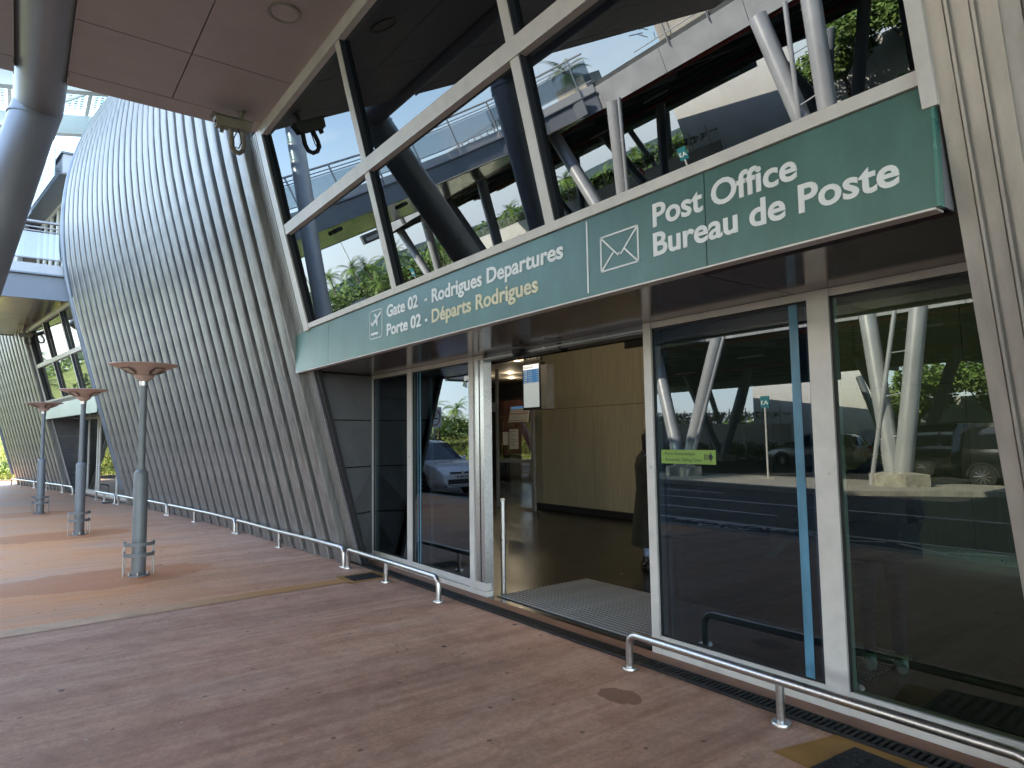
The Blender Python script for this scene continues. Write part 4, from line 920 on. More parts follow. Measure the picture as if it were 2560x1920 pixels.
# ================================================================== BRIDGE FROM THE TERMINAL
ZB = 5.25
edge = [(-20.45, 1.1), (-20.45, -2), (-20.45, -5), (-20.4, -7.5), (-20.0, -9.6), (-19.2, -11.4), (-18.0, -12.9), (-16.4, -14.05)]
BR = thing('footbridge', 'blue grey bridge with glass railings joining the terminal terrace to the elevated road', 'bridge', (-23, -6, ZB))
def ribbon(mb, pts, off, z0, z1, th=.02):
    for i in range(len(pts) - 1):
        (xa, ya), (xb_, yb_) = pts[i], pts[i + 1]; d = Vector((xb_ - xa, yb_ - ya, 0)).normalized(); n = Vector((-d.y, d.x, 0))
        if n.x < 0 and abs(n.x) > abs(n.y) * .2: n = -n
        a = Vector((xa, ya, 0)) + n * off; b = Vector((xb_, yb_, 0)) + n * off; c = n * th
        mb.hexa([(a.x, a.y, z0), (b.x, b.y, z0), (b.x + c.x, b.y + c.y, z0), (a.x + c.x, a.y + c.y, z0)], [(a.x, a.y, z1), (b.x, b.y, z1), (b.x + c.x, b.y + c.y, z1), (a.x + c.x, a.y + c.y, z1)])
    return mb
obj('girder', ribbon(MB(), edge, 0, ZB, ZB + .64, .04), M_STEELD, BR)
obj('girder_flange', ribbon(MB(), edge, .0405, ZB + .62, ZB + .66, .10), M_STEELD, BR); obj('bottom_flange', ribbon(MB(), edge, .0405, ZB, ZB + .03, .07), M_STEELD, BR)
obj('deck_edge', ribbon(MB(), edge, -.03, ZB + .661, ZB + .92, .06), M_STEELL, BR)
obj('deck_slab', MB().prism(list(reversed(edge + [(-24, -15.5), (-27.8, -14.0), (-27.8, 1.1)])), ZB + .70, ZB + .90), M_CONC, BR)
obj('soffit_panel', MB().prism(list(reversed([(-20.5, .9), (-20.5, -7.4), (-24.1, -7.4), (-24.1, .9)])), ZB + .02, ZB + .05), M_SOFF2, BR)
obj('soffit_panel', MB().prism(list(reversed([(-24.12, .9), (-24.12, -7.4), (-27.75, -7.4), (-27.75, .9)])), ZB + .02, ZB + .05), M_SOFF2, BR)
obj('soffit_panel', MB().prism(list(reversed([(-20.45, -7.42), (-19.1, -11.4), (-16.5, -14.0), (-24, -15), (-27.75, -14), (-27.75, -7.42)])), ZB + .02, ZB + .05), M_SOFF2, BR)
obj('far_girder', MB().box(-27.85, -27.8, -14, 1.2, ZB, ZB + .9), M_STEELD, BR)
obj('splice_plate', MB().box(-20.40, -20.385, -1.2, -.5, ZB + .06, ZB + .58).box(-17.3, -16.6, -13.5, -13.47, ZB + .06, ZB + .58), M_STEELD, BR)
g = MB()
for i in range(2):
    for j in range(5): g.tube([(-20.385, -1.05 + i * .2, ZB + .12 + j * .1), (-20.365, -1.05 + i * .2, ZB + .12 + j * .1)], .022, 6)
obj('bolt_group', g, M_STEELD, BR)
def rail_posts(pts, step):
    out = []; carry = 0
    for i in range(len(pts) - 1):
        a = Vector((*pts[i], 0)); b = Vector((*pts[i + 1], 0)); L_ = (b - a).length; s = carry
        while s < L_: out.append(a + (b - a) * (s / L_)); s += step
        carry = s - L_
    return out
def railing(parent, pts, z0, h=1.07, step=1.6, glassy=True, n=None):
    obj('hand_rail', MB().tube([(a, b, z0 + h) for a, b in pts], .035, 10), M_STEELL, parent, True)
    obj('mid_rail', MB().tube([(a, b, z0 + h - .14) for a, b in pts], .018, 8).tube([(a, b, z0 + h - .24) for a, b in pts], .018, 8).tube([(a, b, z0 + .12) for a, b in pts], .018, 8), M_STEELL, parent, True)
    for p in rail_posts(pts, step):
        obj('rail_post', MB().box(p.x - .012, p.x + .012, p.y - .03, p.y + .03, z0 - .3, z0 + h - .02), M_STEELL, parent)
    if glassy: obj('glass_panel', ribbon(MB(), pts, 0, z0 + .14, z0 + h - .28, .01), G_RAIL, parent)
railing(BR, [(a + .06, b + (.06 if i > 4 else 0)) for i, (a, b) in enumerate(edge)], ZB + .92)
railing(BR, [(-27.8, 1), (-27.8, -14)], ZB + .92)
for (x, y) in ((-20.7, -2.2), (-20.8, -4.6), (-20.7, -7.2)):
    f_ = obj('floodlight', MB().tube([(x - .2, y - .25, ZB - .12), (x + .2, y + .2, ZB - .16)], .07, 14).tube([(x - .0, y - .35, ZB - .12), (x + .4, y + .1, ZB - .16)], .07, 14), M_BLACK, BR, True)
# columns of the bridge and canopy above
def lean_col(p0, p1, r, label, m=M_STEELL, plinth=True):
    t = thing('steel_column', label, 'column', p0); obj('shaft', MB().tube([p0, p1], r, 28), m, t, True)
    if plinth: obj('base_plate', MB().lathe([(0, .04), (r + .12, .04), (r + .12, 0)], p0, 24), m, t, True)
    return t
lean_col((-18.9, -1.2, 0), (-18.9, -4.3, 9.2), .25, 'light leaning tubular column mirrored at the left end of the upper windows')
lean_col((-28.6, -5.2, 0), (-28.6, -2.0, ZB), .2, 'slim leaning column under the far side of the bridge')

# high steel and glass canopy over the terrace
HC = thing('glass_roof', 'white steel roof with dotted glass panels high above the terrace', 'roof', (-24, 0, 11))
def zr_(y): return 11.05 + .35 * (y - .44)
def zb2(y): return 11.12 + .2 * (y - 1)
def zt(y): return zb2(y) + .60
for x in (-24.0, -20.9):
    obj('main_beam', MB().hexa([(x - .13, -1.6, zb2(-1.6)), (x + .13, -1.6, zb2(-1.6)), (x + .13, 6, zb2(6)), (x - .13, 6, zb2(6))], [(x - .13, -1.6, zt(-1.6)), (x + .13, -1.6, zt(-1.6)), (x + .13, 6, zt(6)), (x - .13, 6, zt(6))]), M_WHITES, HC)
for i in range(8):
    y = -1.5 + i * .95; obj('purlin', MB().box(-24.1, -17.8, y - .05, y + .05, zt(y) + .02, zt(y) + .16), M_WHITES, HC)
g = MB()
for i in range(8):
    y0, y1 = -1.42 + i * .95, -.63 + i * .95
    for j in range(3):
        x0 = -24 + j * 1.95; obj('glass_panel', MB().quad((x0, y0, zt(y0) + .17), (x0 + 1.9, y0, zt(y0) + .17), (x0 + 1.9, y1, zt(y1) + .17), (x0, y1, zt(y1) + .17)), G_FRIT, HC)
    for a in range(5):
        y = -1.36 + i * .95 + a * .15
        for j in range(33):
            x0 = -24 + j * .178; g.quad((x0, y, zt(y) + .163), (x0 + .12, y, zt(y) + .163), (x0 + .12, y + .085, zt(y + .085) + .163), (x0, y + .085, zt(y + .085) + .163))
o = obj('frit_dots', g, mat('white frit', (.8, .85, .85), .5), HC); o['kind'] = 'stuff'
obj('tie_rod', MB().tube([(-24, -1.0, 10.8), (-21.3, 2.1, 12.0)], .035, 8), M_WHITES, HC)

# ================================================================== ELEVATED ROAD
DK = thing('elevated_road', 'long elevated road deck on V shaped columns, mirrored in the glass', 'bridge', (-10, -20, ZB))
out = [(22, -14.1), (-16.4, -14.1), (-31, -14.1), (-36, -15.2), (-39.5, -17.3), (-41, -18.6), (-43.5, -27), (-50, -44), (-24, -39.5), (-22, -35.0), (22, -35.0)]
obj('slab', MB().prism(out, ZB + .72, ZB + .95), M_GIRD, DK)
fr_ = [(14, -14.1)] + [(14 - i * 3.1, -14.1) for i in range(1, 10)] + [(-16.3, -14.1)]
for i in range(10):
    a, b = 14 - i * 3.05, 14 - (i + 1) * 3.05
    obj('fascia_panel', MB().box(b + .008, a - .008, -14.1, -14.06, ZB, ZB + .80), M_STEELL, DK)
obj('girder', ribbon(MB(), [(-20.4, -14.3), (-31, -14.1), (-36, -15.2), (-39.5, -17.3), (-41, -18.6)], 0, ZB - .02, ZB + .78, .05), M_STEELL, DK)
obj('girder', MB().box(14, 22, -14.1, -14.06, ZB, ZB + .8).box(-50, -24, -39.5, -39.45, ZB + .1, ZB + .72), M_STEELD, DK)
for y in (-16.2, -18.6, -21.0, -23.4, -25.8, -28.2, -30.6, -33.0):
    obj('beam', MB().box(-40 if y < -18 else -31, 22, y - .12, y + .12, ZB + .10, ZB + .72).box(-40 if y < -18 else -31, 22, y - .22, y + .22, ZB + .08, ZB + .10), M_GIRD, DK)
for i in range(12):
    x = 14 - i * 4.6; obj('cross_beam', MB().box(x - .12, x + .12, -34.8, -14.2, ZB + .0, ZB + .55), M_GIRD, DK)
    obj('brace', MB().hexa([(x, -14.4, ZB + .1), (x + .2, -14.4, ZB + .1), (x + 2.2, -18.4, ZB + .1), (x + 2, -18.4, ZB + .1)], [(x, -14.4, ZB + .3), (x + .2, -14.4, ZB + .3), (x + 2.2, -18.4, ZB + .3), (x + 2, -18.4, ZB + .3)]), M_STEELD, DK)
obj('red_pipe', MB().tube([(16, -15.1, ZB + .05), (-30, -15.1, ZB + .05)], .07, 10).tube([(16, -24.5, ZB - .02), (-38, -24.5, ZB - .02)], .06, 10), M_REDP, DK)
for x, y in ((-10.5, -17.5), (-19, -20), (-4, -19), (-26, -24), (-14, -30)): obj('tube_light', MB().box(x, x + 1.3, y, y + .1, ZB - .06, ZB), M_PAPER, DK)
pp_ = [(14, -14.0), (6, -14.0), (-2, -14.0), (-8, -14.0), (-14.3, -14.0)]
railing(DK, pp_, ZB + .95, 1.05, 1.5, False)
for i in range(9):
    a = 14 - i * 3.05; obj('parapet_panel', MB().box(a - 3.03, a - .02, -14.25, -14.22, ZB + .96, ZB + 1.75), M_BAND, DK)
rp2 = [(-20.4, -14.2), (-26, -14.0), (-31, -14.0), (-36, -15.1), (-39.5, -17.2), (-41, -18.5)]
railing(DK, rp2, ZB + .80, .95, .45, False)
obj('planter', MB().box(-19.4, -17.8, -16.4, -15.4, ZB + .951, ZB + 1.6), M_CONC, DK)
g = MB()
for i in range(60):   # stacked luggage trolleys / barriers seen above the parapet
    x = -14.4 + random.random() * 4.5; y = -15.2 + random.random() * .6; z = ZB + 1.2 + random.random() * 1.0
    g.tube([(x, y, z), (x + random.uniform(-.5, .5), y + random.uniform(-.2, .2), z + random.uniform(-.2, .3))], .018, 5)
TR = obj('luggage_trolley_row', g, M_INOX, None, org=(-12, -15, ZB + 1)); tag(TR, 'row of nested metal luggage trolleys behind the deck parapet', 'trolleys'); TR['kind'] = 'stuff'
for o in (TR,):
    pass

def vcol(bx_, by_, tops, label, pipe=None, r=.25, m=M_STEELL):
    t = thing('v_column', label, 'column', (bx_, by_, 0), 'V shaped columns under the elevated road')
    n = 6; poly = [(bx_ + .85 * math.cos(2 * math.pi * i / n), by_ + .62 * math.sin(2 * math.pi * i / n)) for i in range(n)]
    g = MB().prism(poly, .015, .36); k = len(g.v); g.v.append((bx_, by_, .47)); g.f += [(k - 6 + i, k - 6 + (i + 1) % 6, k) for i in range(6)]
    obj('plinth', g, M_CONC, t)
    for tx, ty in tops:
        d = 1 if tx > bx_ else -1
        obj('leg', MB().tube([(bx_ + d * .12, by_, .30), (tx, ty, ZB + .05)], r, 24), m, t, True)
    if pipe:
        p = obj('downpipe', MB().tube([pipe[0], pipe[1]], .065, 12), M_STEELL, t, True)
        for f in (.25, .5, .75):
            q = Vector(pipe[0]).lerp(Vector(pipe[1]), f); L0 = Vector((bx_ + .12, by_, .3)).lerp(Vector((*tops[-1], ZB)), f); obj('pipe_bracket', MB().tube([q, L0], .02, 6), M_STEELL, p)
    return t
vcol(-16.95, -13.15, [(-18.9, -13.9), (-15.55, -13.7)], 'V column on a pale concrete plinth mirrored in the middle door pane', ((-16.45, -12.75, .02), (-15.05, -13.4, ZB)))
vcol(-9.0, -13.0, [(-9.95, -13.7), (-8.45, -13.7)], 'V column on a dark plinth mirrored in the right door pane, beside the black van', ((-9.65, -12.7, .02), (-9.0, -13.4, ZB)))
vcol(-.5, -13.3, [(-1.9, -13.7), (.9, -13.7)], 'V column furthest right under the elevated road')
vcol(-26.3, -14.6, [(-28.0, -14.6), (-24.9, -14.6)], 'V column left of the bridge under the elevated road')
vcol(-35.0, -16.5, [(-36.8, -16.8), (-33.4, -16.6)], 'V column below the curved end of the elevated road')
for bx_, by_, lab in ((-13.6, -25.5, 'behind the grey car'), (-24.5, -26.0, 'in the middle of the road behind the island'), (-3.5, -25.5, 'at the back right under the deck'), (-35, -30, 'at the back left under the deck')):
    vcol(bx_, by_, [(bx_ - 2.4, by_), (bx_ + 2.0, by_)], 'dark V column of the second row ' + lab, m=M_STEELD)
for bx_, by_, lab in ((-32.5, -38.0, 'near the white ramp wall'), (-20, -37.5, 'in front of the tall white wall')):
    vcol(bx_, by_, [(bx_ - 1.8, by_), (bx_ + 1.8, by_)], 'V column of the last row ' + lab, m=M_STEELD, r=.22)

# ================================================================== FAR SIDE: ROADS, WALLS, GARDEN
struct('verge', MB().prism([(20, -33), (20, -60), (-22, -60), (-22, -34)], -.15, -.06), M_GRASS)
WW = obj('white_wall', MB().box(-33.5, -23.5, -43.4, -43, -.1, 6.4), M_WALL); tag(WW, 'tall white windowless wall in shade behind the elevated road', 'wall')
WW = obj('white_wall', MB().box(-23.4, 14, -43.3, -43, -.1, 3.9), M_WALL); tag(WW, 'long sunlit white wall behind the trees and vans', 'wall')
RW = thing('ramp_wall', 'pale concrete ramp wall with a wire fence and clipped hedge on top', 'wall', (-30, -31, 0))
obj('wall', MB().hexa([(-50, -31.4, -.1), (-23, -31.4, -.1), (-23, -31, -.1), (-50, -31, -.1)], [(-50, -31.4, 2.7), (-23, -31.4, 2.2), (-23, -31, 2.2), (-50, -31, 2.7)]), M_WALL, RW)
g = MB()
for i in range(22): x = -50 + i * 1.25; g.box(x, x + .05, -31.1, -31.05, 2.2, 3.3)
for k in range(6): g.tube([(-50, -31.08, 2.72 + .12 * k), (-23, -31.08, 2.3 + .12 * k)], .012, 4)
obj('wire_fence', g, M_STEELL, RW)
FW = thing('wire_fence', 'low wire fence along the dark planting before the ramp wall', 'fence', (-30, -28.5, 0)); g = MB()
for i in range(20): x = -48 + i * 1.3; g.box(x, x + .04, -28.5, -28.46, 0, 1.75)
for k in range(7): g.tube([(-48, -28.48, .85 + .13 * k), (-23, -28.48, .75 + .13 * k)], .01, 4)
obj('fence_wire', g, M_STEELL, FW)
# foliage builders
def leaf_cloud(mb, c, rad, n, size, flat=.5, rnd=random):
    for i in range(n):
        while True:
            p = Vector((rnd.uniform(-1, 1), rnd.uniform(-1, 1), rnd.uniform(-1, 1)))
            if .25 < p.length < 1: break
        p = Vector((c[0] + p.x * rad[0], c[1] + p.y * rad[1], c[2] + p.z * rad[2]))
        a = Vector((rnd.gauss(0, 1), rnd.gauss(0, 1), rnd.gauss(0, flat))).normalized(); b = a.cross(Vector((rnd.gauss(0, 1), rnd.gauss(0, 1), rnd.gauss(0, 1)))).normalized()
        s = size * rnd.uniform(.6, 1.4); mb.add([p - a * s, p + b * s * .45, p + a * s, p - b * s * .45], [(0, 1, 2, 3)])
def broad_tree(loc, h, label, rad=2.6, n=5200, m=M_LEAFT):
    t = thing('broadleaf_tree', label, 'tree', loc, 'broadleaf trees before the white wall')
    x, y, z = loc; g = MB().tube([(x, y, z - .1), (x + .1, y, z + h * .3), (x - .05, y + .1, z + h * .55)], [.17, .13, .09], 10)
    g2 = MB(); cl = []
    for i in range(9):
        a = i * 2.4; rr = rad * random.uniform(.35, .8); c = (x + rr * math.cos(a), y + rr * math.sin(a), z + h * random.uniform(.5, .92)); cl.append(c)
        g.tube([(x, y, z + h * .38), ((x + c[0]) / 2, (y + c[1]) / 2, z + h * .55), c], [.07, .05, .02], 6)
    for c in cl + [(x, y, z + h * .85)]: leaf_cloud(g2, c, (rad * .48, rad * .48, h * .15), n // 10, .17)
    obj('trunk', g, M_BARK, t, True); obj('crown', g2, m, t); return t
for i, (x, y, h, lab, rd) in enumerate([(-19.6, -40.6, 6.2, 'leafy tree left of the black van', 2.7), (-15.2, -41.0, 6.3, 'leafy tree directly behind the V column and van', 2.9), (-10.6, -40.4, 6.4, 'leafy tree behind the second van', 3.0), (-5.8, -40.8, 6.0, 'leafy tree furthest right before the white wall', 2.8), (-1.2, -40.2, 6.3, 'leafy tree beyond the window edge', 2.8)]):
    broad_tree((x, y, -.06), h, lab, rd)
def bush(c, r, label, m=M_LEAFT, n=500, size=.10):
    g = MB(); leaf_cloud(g, c, r, n, size); o = obj('bush', g, m, None, org=(c[0], c[1], 0)); return tag(o, label, 'bush', 'bushes along the verge and wall')
for i in range(13):
    x = -21.5 + i * 1.7; bush((x, -38.6 - random.random() * 2.5, .45), (1.0, .7, .55 + random.random() * .3), ['green bush on the verge, ', 'yellowish bush on the verge, '][i % 2] + ['behind the grey car', 'right of the grey car', 'left of the first tree', 'under the first tree', 'right of the first tree', 'before the V column legs', 'under the second tree', 'right of the second tree', 'behind the black vans', 'under the third tree', 'beyond the vans', 'right of the vans', 'furthest right by the wall'][i], M_LEAFH if i % 2 else M_LEAFT)
for i in range(8): bush((-31.5 + i * 1.3, -29.8, .5), (.8, .5, .6), 'dark bush in the shaded strip under the deck, ' + ['leftmost', 'second from left', 'third from left', 'fourth from left', 'before the fence middle', 'sixth from left', 'seventh from left', 'nearest the tall wall'][i], M_LEAFT)
hm = MB(); leaf_cloud(hm, (-36.5, -31.9, 2.8), (13, .35, .45), 5200, .10); HD = obj('hedge', hm, M_LEAFH, None, org=(-36.5, -32, 2)); tag(HD, 'clipped hedge behind the wire fence on the ramp wall', 'hedge')

# garden bank beyond the end of the terminal
gb = MB(); nx, ny = 36, 60
def gz(x, y):
    d = max(0, -37.5 - x); k = min(1, d / 9); return -.12 + 1.5 * k * k * (3 - 2 * k) + .18 * math.sin(x * .6) * math.cos(y * .45) * min(1, d / 4) + max(0, -47 - x) * .03
for i in range(nx + 1):
    for j in range(ny + 1): x = -37.2 - i * 1.6; y = -34 + j * 1.2; gb.v.append((x, y, gz(x, y)))
for i in range(nx):
    for j in range(ny): a = i * (ny + 1) + j; gb.f.append((a, a + 1, a + ny + 2, a + ny + 1))
struct('garden_bank', gb, M_GRASS, True)
struct('garden_kerb', MB().box(-37.3, -37.1, -34, 38, -.13, .04), M_KERB)
gg = MB()
for i in range(26000):
    x = -37.4 - random.random() ** 1.5 * 16; y = random.uniform(-26, 14); z = gz(x, y); h = random.uniform(.12, .42) * (1.5 if math.sin(x * 1.1) * math.cos(y * .8) > .2 else .8); a = random.random() * 6.28; w = .03
    dx, dy = math.cos(a) * w, math.sin(a) * w; lx, ly = random.gauss(0, .12), random.gauss(0, .12)
    gg.add([(x - dx, y - dy, z), (x + dx, y + dy, z), (x + lx, y + ly, z + h)], [(0, 1, 2)])
o = obj('tall_grass', gg, M_LEAFY); o['kind'] = 'stuff'
hm = MB(); leaf_cloud(hm, (-43.5, -15, 2.35), (.8, 9.5, 1.0), 5200, .13); HD = obj('hedge', hm, M_LEAFH, None, org=(-43.5, -15, 1)); tag(HD, 'tall dark clipped hedge in the garden beyond the road end', 'hedge')
hm = MB(); leaf_cloud(hm, (-38.6, 4.5, .35), (.7, 9, .5), 3600, .09); HD = obj('hedge', hm, M_LEAFH, None, org=(-38.6, 4, 0)); tag(HD, 'low clipped hedge at the left edge of the pavement end', 'hedge')
hm = MB(); leaf_cloud(hm, (-40.6, -11, .75), (.5, 8, .4), 2200, .09); HD = obj('hedge', hm, M_LEAFH, None, org=(-40.6, -11, 0)); tag(HD, 'low hedge with yellow edging along the garden road', 'hedge')
def palm_mesh(h, nf, L_):
    gt = MB(); path = [(0, 0, -.2)]; pts = 7
    for i in range(1, pts): path.append((.12 * math.sin(i * .7), .05 * i, h * i / (pts - 1)))
    gt.tube(path, [.16] + [.13 - .008 * i for i in range(pts - 1)], 9)
    gl = MB(); top = Vector(path[-1])
    for k in range(nf):
        a = k * 2.399 + random.random() * .4; el = R(random.uniform(-5, 75)); d = Vector((math.cos(a), math.sin(a), 0)); n = 12; side = Vector((-d.y, d.x, 0)); L1 = L_ * random.uniform(.75, 1.1); prev = top; pz = top.copy()
        v = d * math.cos(el) + Vector((0, 0, math.sin(el)))
        for i in range(n):
            nxt = pz + v * (L1 / n); v = (v + Vector((0, 0, -.17))).normalized(); f = math.sin(math.pi * min(1, (i + 1.5) / (n + 1)))
            for s in (1, -1):
                for q in (0, .5):
                    b = pz.lerp(nxt, q); tip = b + side * s * (.42 * f * L_ / 2) + v * .18 + Vector((0, 0, -.16 * f)); w = v * .03
                    gl.add([b - w, b + w, tip], [(0, 1, 2)])
            gl.add([pz - side * .015, pz + side * .015, nxt + side * .012, nxt - side * .012], [(0, 1, 2, 3)]); pz = nxt
    return gt, gl
def palm(label, h, nf=18, L_=2.1):
    t = thing('palm_tree', label, 'palm', (0, 0, 0), 'palms in the garden'); a, b = palm_mesh(h, nf, L_); obj('trunk', a, M_BARK, t, True); obj('crown', b, M_LEAFP, t); return t
P1 = palm('palm tree in the sunny garden', 3.0); P1.location = (-42, -12.5, gz(-42, -12.5)); P1.scale = (.8, .8, .8); P2 = palm('taller palm tree in the sunny garden', 4.4, 22, 2.4); P2.location = (-46.5, -18, gz(-46.5, -18)); P2.scale = (.7, .7, .7)
plc = [(-40.8, -8.6, .8), (-43.2, -5.0, 1.0), (-45, -10.2, 1.1), (-48, -14.5, 1.05), (-41.2, -16.2, .85), (-50, -21, 1.2), (-44.6, -1.2, 1.0), (-42.2, 2.2, .85), (-47, 6, 1.1), (-53, -6, 1.2), (-56, -16, 1.3), (-55, -26, 1.2), (-44, 9, .9), (-52, 1, 1.2), (-58, -10, 1.3), (-47, -25.5, 1.0), (-60, -22, 1.3), (-61, -2, 1.3)]
wherep = ['close to the road bend', 'behind the low hedge', 'above the tall hedge', 'at the top of the bank', 'near the curved deck end', 'far up the bank', 'facing the terminal corner', 'beyond the pavement end', 'left of the far ribbed wall', 'on the far slope', 'on the distant ridge', 'at the distant right of the bank', 'behind the pavement hedge', 'on the middle slope', 'among the distant palms', 'near the ramp wall', 'furthest away on the ridge', 'on the distant left ridge']
for i, (x, y, s) in enumerate(plc):
    c = copy_tree(P1 if i % 2 else P2, (x, y, gz(x, y)), random.random() * 6, 'palm ' + wherep[i], scale=s * (.60 if i % 2 == 0 else .78))
P1['label'] = 'small palm on the bank before the tall hedge'; P2['label'] = 'tall palm rising behind the tall hedge'
# palm on the deck planter
c = copy_tree(P1, (-18.6, -15.8, ZB + .1), 1.0, 'potted palm in a planter on the elevated road', scale=.62)
for i in range(26):   # palms and crowns far behind, in a loose belt
    a = R(16 + i * 2.9 + random.random() * 2); d = random.uniform(72, 96); x, y = -d * math.cos(a), -d * math.sin(a)
    if y > -44 and x > -62: continue
    c = copy_tree((P1, P2)[i % 2], (x, y, 0), random.random() * 6, 'palm in the distant belt beyond the roads', scale=random.uniform(.75, 1.05)); c['group'] = 'palms in the distant belt'
bm = MB()
for i in range(46):
    a = R(-14 + i * 2.5); d = random.uniform(96, 118); leaf_cloud(bm, (-d * math.cos(a), -d * math.sin(a), 2.2), (4.5, 4.5, random.uniform(1.6, 3.2)), 420, .42)
o = obj('distant_woodland', bm, M_LEAFT); o['kind'] = 'stuff'
hl = MB(); n = 60
for i in range(n + 1):
    a = R(-30 + i * 2.6); h = 10 + 9 * math.sin(i * .33) ** 2 + 4 * math.sin(i * .9); x, y = -900 * math.cos(a), -900 * math.sin(a); hl.v += [(x, y, -2), (x * 1.02, y * 1.02, h * 1.1), (x * 1.2, y * 1.2, -2)]
for i in range(n):
    for j in range(2): hl.f.append((i * 3 + j, i * 3 + j + 1, (i + 1) * 3 + j + 1, (i + 1) * 3 + j))
struct('hills', hl, mat('hazy hill', (.06, .10, .10), .9, 0, .2, .02), True)
for i, (x, y, h) in enumerate([(-60, -20, 12), (-52, -17.5, 9), (-70, -30, 13)]):
    t = thing('light_mast', ['tallest slim white light mast in the mirrored garden', 'nearer slim white light mast behind the hedge', 'distant slim white light mast'][i], 'lamp post', (x, y, 0))
    obj('mast', MB().tube([(x, y, -.2), (x, y, h)], [.12, .06], 8), M_WHITES, t, True); obj('lamp_arm', MB().tube([(x, y, h), (x + .9, y, h + .1)], .04, 6), M_WHITES, t)

